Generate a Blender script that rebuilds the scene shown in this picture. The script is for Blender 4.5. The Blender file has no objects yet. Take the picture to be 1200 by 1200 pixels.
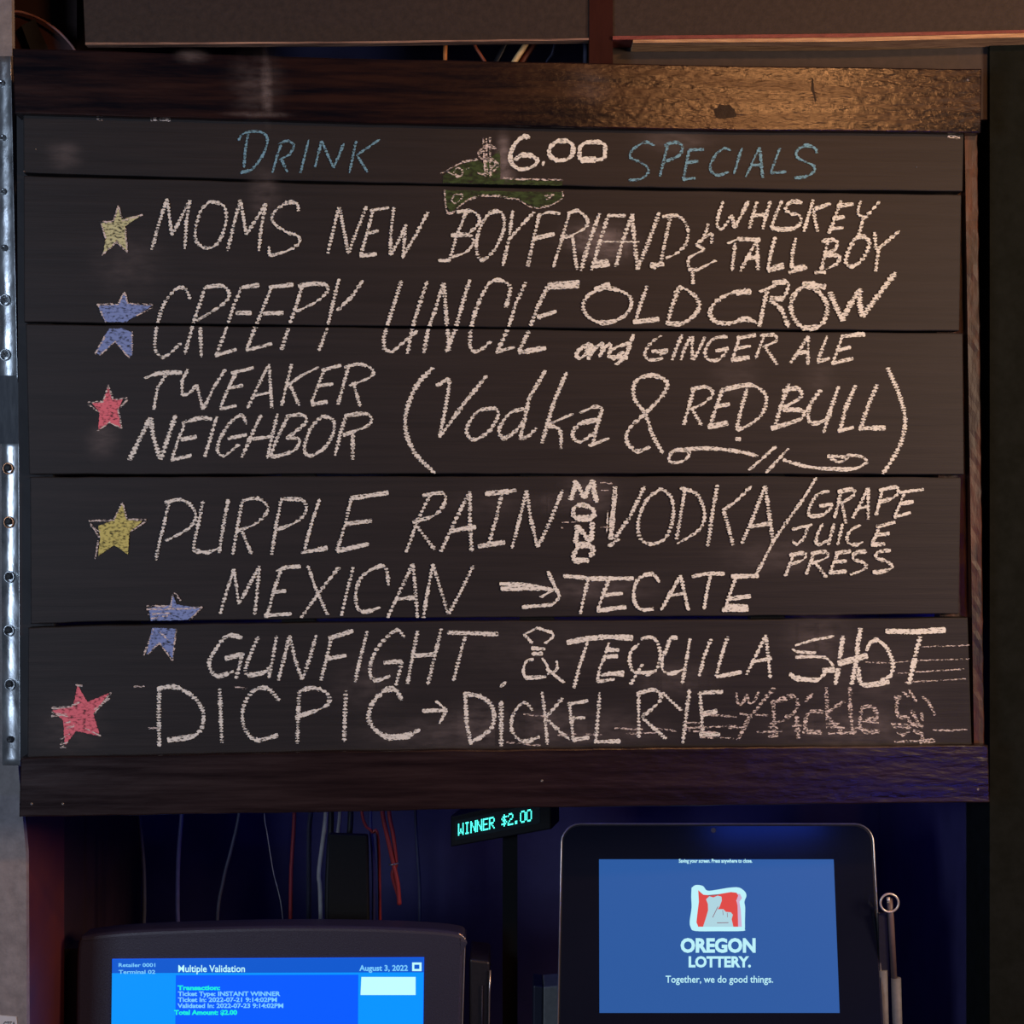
import bpy, bmesh, math, random
from mathutils import Vector, Matrix
from mathutils.geometry import tessellate_polygon

# ------------------------------------------------------------ camera, world, light
F = 1700.0          # focal length in pixels of a 1200 px frame
ZC = 0.68           # top of the bar counter
D = 1.70            # camera stands this far in front of the sign (m)
EYE = 1.70          # eye height
HY = 585.0          # horizon row

scene = bpy.context.scene
C = scene.collection
cam_d = bpy.data.cameras.new('camera')
cam = bpy.data.objects.new('camera', cam_d)
C.objects.link(cam)
cam.location = (0, -D, EYE)
cam.rotation_euler = (math.pi/2, 0, 0)
cam_d.sensor_width = 36
cam_d.lens = 36*F/1200
cam_d.shift_y = (HY-600)/1200
cam_d.clip_start = 0.01
scene.camera = cam

world = bpy.data.worlds.new('world')
scene.world = world
world.use_nodes = True
bg = world.node_tree.nodes['Background']
bg.inputs[0].default_value = (0.55, 0.55, 0.75, 1)
bg.inputs[1].default_value = 0.022

def area(name, loc, target, size, energy, col, size_y=None, spread=180):
    l = bpy.data.lights.new(name, 'AREA')
    l.energy = energy
    l.color = col
    l.size = size
    l.spread = math.radians(spread)
    if size_y:
        l.shape = 'RECTANGLE'
        l.size_y = size_y
    o = bpy.data.objects.new(name, l)
    C.objects.link(o)
    o.location = loc
    o.rotation_euler = (Vector(target)-Vector(loc)).to_track_quat('-Z', 'Y').to_euler()
    return o
area('warm_ceiling_lamp', (0.78, -1.45, 2.60), (0.40, 0, 1.9), 0.28, 11, (1.0, 0.43, 0.15), 0.10)
area('room_lamp', (1.75, -1.15, 1.95), (0.40, 0, 1.65), 0.5, 27, (1.0, 0.69, 0.48))
area('cool_side_lamp', (-1.6, -2.1, 1.75), (-0.3, 0, 1.65), 0.6, 21, (0.62, 0.76, 1.0))
area('added_alcove_fill', (0.05, 0.30, 1.60), (0.05, 0.36, 1.0), 1.0, 0.6, (0.12, 0.10, 1.0), 0.05)  # added fill behind the sign to turn the alcove blue, no real fixture
area('blue_sign_lamp', (0.98, -1.25, 1.12), (0.47, 0, 1.36), 0.13, 1.5, (0.05, 0.07, 1.0), 0.08)
area('blue_neon_lamp', (0.62, -1.5, 1.80), (0.35, 0, 1.30), 0.26, 0.25, (0.03, 0.10, 1.0), 0.04)

vs = scene.view_settings
vs.view_transform = 'Standard'
vs.look = 'None'
vs.exposure = 0.0
vs.gamma = 1.0
vs.use_curve_mapping = False

# ------------------------------------------------------------ helpers
class Frame:
    """a plane standing in the world; p() gives the local point where a photo ray meets it"""
    def __init__(s, loc, rot=(0, 0, 0)):
        s.loc = Vector(loc); s.rot = rot
        from mathutils import Euler
        s.M = Matrix.Translation(s.loc) @ Euler(rot).to_matrix().to_4x4()
        s.I = s.M.inverted()
        s.c = s.I @ Vector((0, -D, EYE))
    def p(s, px, py, off=0.0):
        d = s.I.to_3x3() @ Vector(((px-600)/F, 1.0, (HY-py)/F))
        t = (-off - s.c.y)/d.y
        return s.c + d*t          # local y = -off (off > 0 comes towards the camera)

def W(px, py, y=0.0):
    t = y + D
    return Vector(((px-600)/F*t, y, EYE+(HY-py)/F*t))

def tag(o, label=None, cat=None, group=None, kind=None):
    if label: o['label'] = label
    if cat: o['category'] = cat
    if group: o['group'] = group
    if kind: o['kind'] = kind
    return o

def empty(name, loc=(0, 0, 0), rot=(0, 0, 0), **k):
    o = bpy.data.objects.new(name, None)
    C.objects.link(o)
    o.empty_display_size = 0.02
    o.location = loc; o.rotation_euler = rot
    return tag(o, **k)

def link(name, me, mat=None, parent=None, smooth=False, **k):
    if mat and not me.materials: me.materials.append(mat)
    if smooth:
        for p in me.polygons: p.use_smooth = True
    o = bpy.data.objects.new(name, me)
    C.objects.link(o)
    if parent: o.parent = parent
    return tag(o, **k)

def bm_obj(name, bm, mat=None, parent=None, smooth=False, **k):
    bmesh.ops.recalc_face_normals(bm, faces=bm.faces[:])
    me = bpy.data.meshes.new(name)
    bm.to_mesh(me); bm.free()
    return link(name, me, mat, parent, smooth, **k)

def add_box(bm, lo, hi, bevel=0.0, seg=2):
    r = bmesh.ops.create_cube(bm, size=1)
    for v in r['verts']:
        v.co = Vector([lo[i]+(v.co[i]+.5)*(hi[i]-lo[i]) for i in range(3)])
    if bevel:
        es = list({e for v in r['verts'] for e in v.link_edges})
        bmesh.ops.bevel(bm, geom=es, offset=bevel, segments=seg, profile=.5, affect='EDGES')

def box(name, lo, hi, mat, parent=None, bevel=0.0, **k):
    bm = bmesh.new(); add_box(bm, lo, hi, bevel)
    return bm_obj(name, bm, mat, parent, **k)

def add_prism(bm, front, back):
    """front/back: matching loops of points"""
    a = [bm.verts.new(p) for p in front]; b = [bm.verts.new(p) for p in back]
    bm.faces.new(a); bm.faces.new(b[::-1])
    n = len(a)
    for i in range(n):
        bm.faces.new((a[i], b[i], b[(i+1) % n], a[(i+1) % n]))

def add_tube(bm, pts, r, n=8, r2=None, caps=True):
    pts = [Vector(p) for p in pts]
    rings = []
    for i, p in enumerate(pts):
        t = (pts[min(i+1, len(pts)-1)]-pts[max(i-1, 0)]).normalized()
        up = Vector((0, 1, 0)) if abs(t.y) < .9 else Vector((1, 0, 0))
        a = t.cross(up).normalized(); b = t.cross(a)
        rr = r if r2 is None else r+(r2-r)*i/(len(pts)-1)
        rings.append([bm.verts.new(p+(a*math.cos(q)+b*math.sin(q))*rr)
                      for q in [2*math.pi*k/n for k in range(n)]])
    for A, B in zip(rings, rings[1:]):
        for k in range(n):
            bm.faces.new((A[k], A[(k+1) % n], B[(k+1) % n], B[k]))
    if caps:
        bm.faces.new(rings[0]); bm.faces.new(rings[-1][::-1])

def catmull(P, n=8):
    if len(P) < 3: return list(P)
    closed = False
    out = []
    Q = [P[0]]+list(P)+[P[-1]]
    for i in range(1, len(Q)-2):
        a, b, c, d = Q[i-1], Q[i], Q[i+1], Q[i+2]
        for k in range(n):
            t = k/n
            out.append(tuple(.5*((2*b[j])+(-a[j]+c[j])*t+(2*a[j]-5*b[j]+4*c[j]-d[j])*t*t +
                        (-a[j]+3*b[j]-3*c[j]+d[j])*t**3) for j in range(len(b))))
    out.append(tuple(P[-1]))
    return out

# ------------------------------------------------------------ materials
def mat_new(name):
    m = bpy.data.materials.new(name); m.use_nodes = True
    nt = m.node_tree
    return m, nt, nt.nodes['Principled BSDF'], nt.nodes, nt.links

def surf(name, col, col2=None, rough=.6, scale=(20, 20, 20), bump=.15, metal=0, spec=.5, detail=6,
         lo=.35, hi=.65, rvar=0.0, bscale=None, bdist=.002, coat=0, zone=None):
    # zone = (x0, x1, s0): the relief grows from s0 to full between local x0 and x1
    m, nt, b, N, L = mat_new(name)
    b.inputs['Roughness'].default_value = rough
    b.inputs['Metallic'].default_value = metal
    b.inputs['Specular IOR Level'].default_value = spec
    b.inputs['Coat Weight'].default_value = coat
    b.inputs['Coat Roughness'].default_value = .2
    tc = N.new('ShaderNodeTexCoord')
    mp = N.new('ShaderNodeMapping'); mp.inputs['Scale'].default_value = scale
    L.new(tc.outputs['Object'], mp.inputs[0])
    no = N.new('ShaderNodeTexNoise'); no.inputs['Scale'].default_value = 1; no.inputs['Detail'].default_value = detail
    no.inputs['Roughness'].default_value = .62
    L.new(mp.outputs[0], no.inputs[0])
    rp = N.new('ShaderNodeValToRGB')
    rp.color_ramp.elements[0].position = lo; rp.color_ramp.elements[1].position = hi
    rp.color_ramp.elements[0].color = (*col, 1); rp.color_ramp.elements[1].color = (*(col2 or col), 1)
    L.new(no.outputs[0], rp.inputs[0]); L.new(rp.outputs[0], b.inputs['Base Color'])
    if rvar:
        mr = N.new('ShaderNodeMapRange'); mr.inputs[1].default_value = .3; mr.inputs[2].default_value = .7
        mr.inputs[3].default_value = rough-rvar; mr.inputs[4].default_value = rough+rvar
        L.new(no.outputs[0], mr.inputs[0]); L.new(mr.outputs[0], b.inputs['Roughness'])
    if bump:
        src = no
        if bscale:
            m2 = N.new('ShaderNodeMapping'); m2.inputs['Scale'].default_value = bscale
            L.new(tc.outputs['Object'], m2.inputs[0])
            src = N.new('ShaderNodeTexNoise'); src.inputs['Scale'].default_value = 1; src.inputs['Detail'].default_value = 5
            L.new(m2.outputs[0], src.inputs[0])
        bp = N.new('ShaderNodeBump'); bp.inputs['Strength'].default_value = bump
        bp.inputs['Distance'].default_value = bdist
        if zone:
            sp = N.new('ShaderNodeSeparateXYZ'); L.new(tc.outputs['Object'], sp.inputs[0])
            zr = N.new('ShaderNodeMapRange'); zr.inputs[1].default_value = zone[0]; zr.inputs[2].default_value = zone[1]
            zr.inputs[3].default_value = zone[2]; zr.inputs[4].default_value = bump
            L.new(sp.outputs[0], zr.inputs[0]); L.new(zr.outputs[0], bp.inputs['Strength'])
        L.new(src.outputs[0], bp.inputs['Height']); L.new(bp.outputs[0], b.inputs['Normal'])
    return m

def emit(name, col, strength=1.0):
    m, nt, b, N, L = mat_new(name)
    b.inputs['Base Color'].default_value = (0.005, 0.005, 0.008, 1)
    b.inputs['Roughness'].default_value = .3
    b.inputs['Emission Color'].default_value = (*col, 1)
    b.inputs['Emission Strength'].default_value = strength
    return m

def chalk(name, col, dens=.47, soft=.10, scale=(260, 260, 700), attr=False):
    m, nt, b, N, L = mat_new(name)
    b.inputs['Base Color'].default_value = (*col, 1)
    b.inputs['Roughness'].default_value = .95
    b.inputs['Specular IOR Level'].default_value = .1
    tc = N.new('ShaderNodeTexCoord')
    mp = N.new('ShaderNodeMapping'); mp.inputs['Scale'].default_value = scale
    L.new(tc.outputs['Object'], mp.inputs[0])
    no = N.new('ShaderNodeTexNoise'); no.inputs['Scale'].default_value = 1; no.inputs['Detail'].default_value = 3
    L.new(mp.outputs[0], no.inputs[0])
    mr = N.new('ShaderNodeMapRange')
    mr.inputs[1].default_value = dens-soft; mr.inputs[2].default_value = dens+soft
    L.new(no.outputs[0], mr.inputs[0])
    if attr:
        at = N.new('ShaderNodeAttribute'); at.attribute_name = 'a'
        mu = N.new('ShaderNodeMath'); mu.operation = 'MULTIPLY'
        L.new(mr.outputs[0], mu.inputs[0]); L.new(at.outputs['Fac'], mu.inputs[1])
        L.new(mu.outputs[0], b.inputs['Alpha'])
    else:
        L.new(mr.outputs[0], b.inputs['Alpha'])
    return m

M = {}
M['board'] = surf('chalkboard_paint', (.011, .0105, .0115), (.018, .0165, .0175), .58, (5, 60, 140), .35, spec=.32, bdist=.0012)
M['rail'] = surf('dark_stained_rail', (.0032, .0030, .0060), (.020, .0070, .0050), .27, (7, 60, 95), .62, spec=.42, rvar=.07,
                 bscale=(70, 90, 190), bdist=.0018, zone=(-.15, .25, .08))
M['rail_low'] = surf('rough_sawn_rail', (.009, .0048, .0060), (.020, .009, .0085), .32, (6, 50, 120), .75, spec=.45, rvar=.1,
                     bscale=(34, 90, 120), bdist=.0030, zone=(-.2, .4, .06))
M['batten'] = surf('worn_batten', (.014, .008, .007), (.085, .026, .012), .5, (45, 45, 14), .5, spec=.4, lo=.42, hi=.68,
                   bscale=(90, 90, 22), bdist=.003)
M['batten_dark'] = surf('dark_batten', (.02, .018, .02), (.03, .026, .028), .7, (45, 45, 14), .3)
M['joint'] = surf('black_backing', (.006, .006, .006), (.01, .009, .009), .9)
M['screw'] = surf('dull_screw', (.30, .28, .27), (.16, .15, .15), .45, (400, 400, 400), .1, metal=.8)
M['pillar'] = surf('grey_plaster', (.20, .18, .175), (.31, .28, .27), .85, (70, 70, 70), .5, lo=.3, hi=.7, bdist=.002)
M['pillar_dark'] = surf('grey_weathered_board', (.07, .075, .085), (.12, .125, .135), .8, (160, 160, 30), .5, bdist=.002)
M['zinc'] = surf('galvanised_steel', (.55, .58, .60), (.72, .76, .78), .34, (60, 60, 26), .5, metal=.85, rvar=.12,
                 bscale=(40, 40, 20), bdist=.004)
M['screw_dark'] = surf('blackened_screw', (.05, .05, .055), (.12, .12, .13), .4, (300, 300, 300), .1, metal=.6)
M['copper'] = surf('copper_ring_glint', (.55, .25, .12), (.7, .36, .2), .3, (300, 300, 300), .1, metal=.9)
M['soffit'] = surf('brown_painted_panel', (.030, .024, .022), (.044, .034, .030), .6, (120, 120, 120), .3, spec=.22)
M['lit_raw_edge'] = surf('lit_plywood_edge', (.30, .17, .09), (.62, .40, .21), .8, (30, 200, 400), .4)  # raw wood, its yellow also paints the lit underside of the panel
M['red_edge'] = surf('red_painted_edge', (.13, .022, .022), (.22, .05, .045), .55, (60, 90, 200), .4)
M['post'] = surf('oxblood_post', (.026, .006, .004), (.036, .009, .006), .8, (60, 60, 12), .3, spec=.15)
M['fascia'] = surf('dark_brown_fascia', (.028, .020, .016), (.040, .028, .022), .7, (90, 90, 90), .2)
M['green'] = surf('black_green_wall', (.006, .0075, .0055), (.009, .011, .009), .9, (50, 50, 50), .3, spec=.08)
M['back'] = surf('glow_blue_wall', (.030, .026, .085), (.040, .034, .11), .7, (20, 20, 20), .1)  # blue bloom of the screens put into the wall colour
M['redwood'] = surf('red_brown_panel', (.075, .020, .034), (.12, .028, .026), .5, (60, 8, 12), .2)
M['blackplastic'] = surf('black_plastic', (.012, .012, .016), (.016, .016, .020), .42, (200, 200, 200), .15, spec=.4)
M['bezel'] = surf('charcoal_bezel', (.025, .025, .044), (.032, .031, .054), .45, (500, 500, 500), .2, spec=.45)
M['glass'] = surf('black_glass', (.006, .008, .018), (.008, .010, .022), .12, (3, 3, 3), 0, spec=.5)
M['black'] = surf('matt_black_plastic', (.0035, .0035, .0045), (.005, .005, .006), .6, (200, 200, 200), .1, spec=.2)
M['rim'] = surf('brushed_rim', (.50, .45, .42), (.62, .56, .52), .28, (60, 60, 60), .1, metal=.8)
M['greybox'] = surf('grey_box_plastic', (.13, .135, .14), (.17, .175, .18), .6, (120, 120, 120), .2)
M['chrome'] = surf('chrome', (.70, .64, .55), (.80, .74, .64), .32, (50, 50, 50), .1, metal=.55)
M['counter'] = surf('dark_bar_top', (.03, .02, .018), (.05, .035, .03), .4, (6, 40, 60), .2)
M['cab'] = surf('black_cabinet', (.012, .011, .014), (.02, .018, .022), .6, (10, 10, 60), .2)
M['floor'] = surf('dark_floor', (.02, .018, .018), (.04, .035, .033), .5, (5, 5, 5), .1)
M['label'] = surf('white_sticker', (.6, .6, .6), (.7, .7, .7), .6)
M['ink'] = surf('black_ink', (.02, .02, .02), (.03, .03, .03), .6)
def cable_mat(n, c): return surf(n, c, tuple(x*1.3 for x in c), .45, (80, 80, 80), .1, spec=.4)

M['c_white'] = chalk('white_chalk', (.82, .88, .82), .41, .08)
M['c_blue'] = chalk('light_blue_chalk', (.19, .42, .56), .43, .10)
M['c_bold'] = chalk('thick_white_chalk', (.86, .92, .85), .38, .09)
M['c_thin'] = chalk('faint_white_chalk', (.74, .70, .66), .50, .08)
M['f_green'] = chalk('green_chalk_fill', (.055, .090, .035), .44, .16, (120, 120, 260))
M['f_lime'] = chalk('lime_chalk_fill', (.62, .68, .38), .42, .10, (220, 220, 420))
M['f_blue'] = chalk('blue_chalk_fill', (.22, .33, .66), .40, .12, (220, 220, 420))
M['f_pink'] = chalk('pink_chalk_fill', (.80, .20, .26), .39, .12, (220, 220, 420))
M['f_yellow'] = chalk('yellow_chalk_fill', (.60, .60, .20), .41, .12, (220, 220, 420))
M['dust'] = chalk('chalk_dust', (.55, .50, .50), .52, .30, (40, 40, 120), attr=True)

# ------------------------------------------------------------ the setting
def slab(name, quad, y0, y1, mat, **k):
    """a flat slab: outline seen at depth y0, running back to y1"""
    f = [W(x, y, y0) for x, y in quad]
    b = [Vector((p.x, y1, p.z)) for p in f]
    bm = bmesh.new(); add_prism(bm, f, b)
    return bm_obj(name, bm, mat, **k)

box('floor', (-2.6, -3.6, -.05), (2.6, .85, 0), M['floor'], kind='structure')
box('wall_back', (-1.0, .60, 0), (1.6, .70, 2.9), M['back'], kind='structure')
# grey pillar left of the sign
wl = slab('wall_left', [(-700, -700), (11, -700), (13.5, 0), (20, 600), (21.5, 900), (30.5, 1000), (31.5, 1200), (40, 2100), (-700, 2100)],
          .035, .045, M['pillar'], kind='structure')
# inner red-brown side panel of the alcove
bm = bmesh.new()
xl = W(31, 1100, .046).x
add_box(bm, (xl-.05, .0455, 0), (xl+.001, .19, 1.9))
bm_obj('trim_10', bm, M['redwood'], kind='structure')
box('wall_side', (xl-.05, .1905, 0), (xl-.004, .60, 2.4), surf('shaded_maroon_panel', (.018, .006, .010), (.026, .009, .013), .7), kind='structure')  # darker maroon paints the shade on the deeper part of the side panel
# black-green wall on the right
x_r = W(1163, 600, .06).x
box('wall_right', (x_r, .07, 0), (x_r+1.2, .60, 2.9), M['green'], kind='structure')
box('wall_side', (x_r-.0012, .16, 0), (x_r-.0003, .599, 2.6), M['back'], kind='structure')  # thin added liner carrying the same painted blue glow
# soffit panels over the sign
z_s = W(300, 51, .06).z
def soff(name, q, y0, y1, m, **k): return slab(name, q, y0, y1, m, **k)
soff('trim_1', [(86, -260), (692, -260), (692, 45), (400, 49), (100, 50)], .05, .058, M['soffit'], kind='structure')
soff('trim_2', [(100, 49.8), (400, 48.8), (690, 44.8), (690, 47), (400, 51), (100, 52.3)], .046, .058,
     surf('bare_lit_edge', (.10, .06, .05), (.42, .27, .20), .8, (14, 200, 500), .5, lo=.4, hi=.62), kind='structure')  # bare wood, pale tone paints the lit line along the soffit bottom
soff('trim_3', [(718, -260), (1700, -260), (1700, 14), (1200, 35), (1000, 39), (718, 42)], .05, .075, M['soffit'], kind='structure')
soff('trim_4', [(718, 42.2), (1000, 39.2), (1200, 35), (1700, 14), (1700, 18), (1200, 38.6), (1000, 43.5), (718, 46.5)], .044, .075,
     M['red_edge'], kind='structure')
soff('trim_5', [(742, 46.7), (1000, 43.9), (1200, 38.9), (1700, 18.2), (1700, 24), (1200, 43.5), (1000, 48.7), (742, 50)], .040, .075,
     M['lit_raw_edge'], kind='structure')
soff('trim_6', [(718, 46), (1180, 40), (1300, 34), (1300, 140), (718, 140)], .077, .095, M['fascia'], kind='structure')
soff('trim_7', [(690.5, -260), (717.5, -260), (718.5, 170), (690.5, 170)], .047, .076, M['post'], kind='structure')
box('ceiling', (-1.2, .02, 2.62), (1.7, .70, 2.68), M['soffit'], kind='structure')
# round-topped red recess panel seen over the left end of the sign
pts = catmull([(12, 13.5), (24, 14), (42, 20), (58, 29), (72, 40), (86, 56), (92, 72)], 5)
f = [W(x, y, .11) for x, y in pts]+[W(12, 90, .11)]
bm = bmesh.new(); add_prism(bm, f, [p+Vector((0, .02, 0)) for p in f])
rp_ = empty('arched_panel', W(50, 90, .11), label='small red arched panel with a pale rim over the top left corner of the sign', cat='panel')
def under(o, par):
    o.parent = par; o.matrix_parent_inverse = Matrix.Translation(par.location).inverted() if not any(par.rotation_euler) else (Matrix.Translation(par.location) @ par.rotation_euler.to_matrix().to_4x4()).inverted()
    return o
under(bm_obj('panel', bm, surf('dark_red_panel', (.03, .008, .009), (.045, .011, .012), .7)), rp_)
bm = bmesh.new(); add_tube(bm, [W(x, y, .10) for x, y in pts], .0016, 8)
under(bm_obj('rim', bm, surf('pale_red_rim', (.26, .12, .11), (.36, .18, .16), .5), smooth=True, label='pale pinkish rim'), rp_)
bm = bmesh.new()
add_prism(bm, [W(25, 30, .095), W(41, 22, .095), W(56, 56, .095), W(54, 80, .095), W(44, 80, .095)],
          [W(25, 30, .108), W(41, 22, .108), W(56, 56, .108), W(54, 80, .108), W(44, 80, .108)])
under(bm_obj('strut', bm, M['joint'], label='black diagonal strut'), rp_)
# dark top part behind the recess
slab('trim_8', [(13, -260), (90, -260), (90, 100), (13, 100)], .135, .16, surf('dark_red_void', (.02, .009, .009), (.03, .012, .011), .8), kind='structure')

# bar counter below (outside the frame; carries the screens)
ct = empty('bar_counter', (0.05, .2, 0), label='dark back bar counter under the screens', cat='counter')
under(box('worktop', (-.57, -.12, ZC-.04), (x_r-.010, .595, ZC), M['counter'], bevel=.004), ct)
under(box('cabinet', (-.56, -.08, 0), (x_r-.01, .59, ZC-.04), M['cab']), ct)

# ------------------------------------------------------------ the sign
TH = math.atan(.062)
B = Frame((0, 0, EYE), (0, 0, TH))
sign = empty('menu_sign', B.loc, B.rot, label='black plank drink menu sign with chalk writing and brown wooden rails hanging above two screens', cat='sign')
random.seed(7)

def interp(P, x):
    if x <= P[0][0]: a, b = P[0], P[1]
    elif x >= P[-1][0]: a, b = P[-2], P[-1]
    else:
        for a, b in zip(P, P[1:]):
            if a[0] <= x <= b[0]: break
    return a[1]+(b[1]-a[1])*(x-a[0])/(b[0]-a[0])

def plank(name, top, bot, xl0, xl1, xr0, xr1, off, th, mat, jit=.35, bev=1.3, nseg=60, **k):
    """xl0/xl1: left edge at the top/bottom, xr0/xr1: right edge; off: how proud of the board plane"""
    bm = bmesh.new()
    rings = []
    jt = jb = 0
    SS = [0, .0012]+[i/nseg for i in range(1, nseg)]+[.9988, 1]
    for s in SS:
        jt = .6*jt+random.uniform(-jit, jit); jb = .6*jb+random.uniform(-jit, jit)
        xt = xl0+(xr0-xl0)*s; xb = xl1+(xr1-xl1)*s
        yt = interp(top, xt)+jt; yb = interp(bot, xb)+jb
        T = B.p(xt, yt, off); Q = B.p(xb, yb, off)
        up = (T-Q).normalized()
        e = bev*.001
        if s in (0, 1): inset = e
        else: inset = 0
        ring = [T+Vector((0, th, 0)), T+Vector((0, e, 0)), T-up*e*.3+Vector((0, e*.3, 0)), T-up*e,
                T.lerp(Q, .33), T.lerp(Q, .66),
                Q+up*e, Q+up*e*.3+Vector((0, e*.3, 0)), Q+Vector((0, e, 0)), Q+Vector((0, th, 0))]
        if inset:
            for q in range(2, 8): ring[q] = ring[q]+Vector((0, e*.5, 0))
        rings.append([bm.verts.new(p) for p in ring])
    n = len(rings[0])
    for A, Bq in zip(rings, rings[1:]):
        for q in range(n):
            bm.faces.new((A[q], Bq[q], Bq[(q+1) % n], A[(q+1) % n]))
    bm.faces.new(rings[0]); bm.faces.new(rings[-1][::-1])
    return bm_obj(name, bm, mat, sign, **k)

J2 = [(28, 204.0), (400, 214.5), (800, 221.8), (1125, 226.2)]
J3 = [(28, 378.5), (400, 382.5), (700, 386), (1125, 389.2)]
J4 = [(36, 557.3), (400, 556.7), (800, 556.5), (1128, 557.8)]
J5 = [(35, 734), (107, 731), (400, 727), (800, 724.5), (1123, 722)]
H0 = [(15, 56.5), (400, 68), (693, 73.5), (800, 76.5), (1150, 80.5)]
H1 = [(17, 133), (400, 143), (800, 152), (1150, 155.5)]
F0 = [(24, 889), (400, 880.5), (800, 876), (1158, 873.5)]
F1 = [(23, 958), (300, 953.5), (660, 946), (1160, 940)]
def sh(P, d): return [(x, y+d) for x, y in P]
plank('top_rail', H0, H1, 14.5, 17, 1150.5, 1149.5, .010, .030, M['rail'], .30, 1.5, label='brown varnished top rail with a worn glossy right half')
plank('bottom_rail', F0, F1, 24, 22.5, 1158, 1160, .010, .030, M['rail_low'], .45, 1.7, label='rough dark brown bottom rail with small screws')
plank('plank', sh(H1, -8), sh(J2, -1.5), 27, 27.5, 1129.5, 1128, 0, .019, M['board'])
plank('plank', sh(J2, 1.7), sh(J3, -1.2), 27.5, 28, 1126.5, 1124, -.0006, .019, M['board'])
plank('plank', sh(J3, 1.2), sh(J4, -1.3), 30, 34, 1128, 1129.5, .0004, .019, M['board'])
plank('plank', sh(J4, 1.5), sh(J5, -2.3), 35, 36, 1126, 1123.5, -.0006, .019, M['board'])
plank('plank', sh(J5, 2.0), sh(F0, 8), 33, 32, 1134, 1139, .0002, .019, M['board'])

def strip(name, xs0, xs1, y0, y1, off, th, mat, jit=.4, n=40, **k):
    """an upright batten: xs0 = (left,right) at row y0, xs1 at row y1"""
    bm = bmesh.new(); rings = []
    for i in range(n+1):
        s = i/n; y = y0+(y1-y0)*s
        a = xs0[0]+(xs1[0]-xs0[0])*s; b = xs0[1]+(xs1[1]-xs0[1])*s+random.uniform(-jit, jit)
        A = B.p(a, y, off); Q = B.p(b, y, off)
        rings.append([bm.verts.new(p) for p in (A+Vector((0, th, 0)), A, A.lerp(Q, .5)+Vector((0, random.uniform(-.0008, .0006), 0)),
                                                Q-Vector((.0015, 0, 0)), Q+Vector((0, .0015, 0)), Q+Vector((0, th, 0)))])
    m = 6
    for A, Q in zip(rings, rings[1:]):
        for q in range(m):
            bm.faces.new((A[q], Q[q], Q[(q+1) % m], A[(q+1) % m]))
    bm.faces.new(rings[0]); bm.faces.new(rings[-1][::-1])
    return bm_obj(name, bm, mat, sign, **k)
# the end battens are seen beside the planks; the middle one only closes the joints
strip('end_batten', (1095, 1145.5), (1103, 1153.5), 150, 880, -.0195, .018, M['batten'], .5, label='worn brown batten along the right ends of the planks')
strip('end_batten', (19.5, 60), (24, 66), 131, 895, -.0195, .018, M['batten_dark'], .2, label='dark batten along the left ends of the planks')
for xm in (330, 610, 880):
    strip('batten', (xm, xm+40), (xm, xm+40), 120, 900, -.0195, .018, M['joint'], .1)

# right edge strip of varnish beside the planks
strip('edge_strip', (1130.5, 1145.8), (1141.5, 1153.8), 157, 872, -.006, .0134, M['batten'], .55, n=70, label='brown scuffed strip at the right edge')

def screw_bm(r=.0022, h=.0009, slot=True):
    bm = bmesh.new(); n = 14
    prof = [(0, -h), (.55*r, -h*.95), (.85*r, -h*.6), (r, 0), (r, .002)]
    rings = []
    for rr, yy in prof[1:]:
        rings.append([bm.verts.new((rr*math.cos(2*math.pi*k/n), yy, rr*math.sin(2*math.pi*k/n))) for k in range(n)])
    c = bm.verts.new((0, -h*.55, 0))
    for k in range(n): bm.faces.new((c, rings[0][k], rings[0][(k+1) % n]))
    for A, Q in zip(rings, rings[1:]):
        for k in range(n): bm.faces.new((A[k], A[(k+1) % n], Q[(k+1) % n], Q[k]))
    return bm
me_s = bpy.data.meshes.new('screw'); b_ = screw_bm(); bmesh.ops.recalc_face_normals(b_, faces=b_.faces[:]); b_.to_mesh(me_s); b_.free(); me_s.materials.append(M['screw'])
for (x, y, off) in [(37, 942, .010), (73.5, 942, .010), (1134, 94, .010), (1146, 925, .010), (635, 915, .010),
                    (42, 175, 0), (28.5, 201, 0), (1074, 196, 0), (1124, 160, 0)]:
    o = bpy.data.objects.new('screw', me_s); C.objects.link(o); o.parent = sign
    o.location = B.p(x, y, off); s = .75 if off else .5
    o.scale = (s, 1, s)

# ------------------------------------------------------------ chalk
CR = dict(A=(0, 0, 3), B=(400, 0, 3), C=(800, 0, 3), D=(0, 220, 3), E=(400, 220, 3), F=(800, 220, 3),
          G=(0, 400, 3), H=(400, 400, 3), I=(800, 400, 3), J=(0, 640, 3), K=(400, 640, 3), L=(800, 640, 3),
          M=(500, 150, 5), N=(780, 220, 4), O=(900, 720, 5), P=(640, 380, 6), Q=(760, 500, 3.75),
          R=(640, 560, 10.91), S=(560, 700, 4.615), Z=(0, 0, 1))
def parse(crop, s):
    ox, oy, k = CR[crop]
    out = []
    for st in s.split('/'):
        st = st.strip()
        if not st: continue
        sm = st.startswith('~')
        P = []
        for t in st.lstrip('~').split():
            a, b = t.split(',')
            P.append((ox+float(a)/k, oy+float(b)/k))
        if sm: P = catmull(P, 8)
        out.append(P)
    return out

def in_gap(x, y):
    for Jn, w in ((J2, 1.9), (J3, 1.5), (J4, 1.6), (J5, 2.3)):
        if abs(y-interp(Jn, x)) < w: return True
    return y < interp(H1, x)+.6 or y > interp(F0, x)-.6

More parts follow.
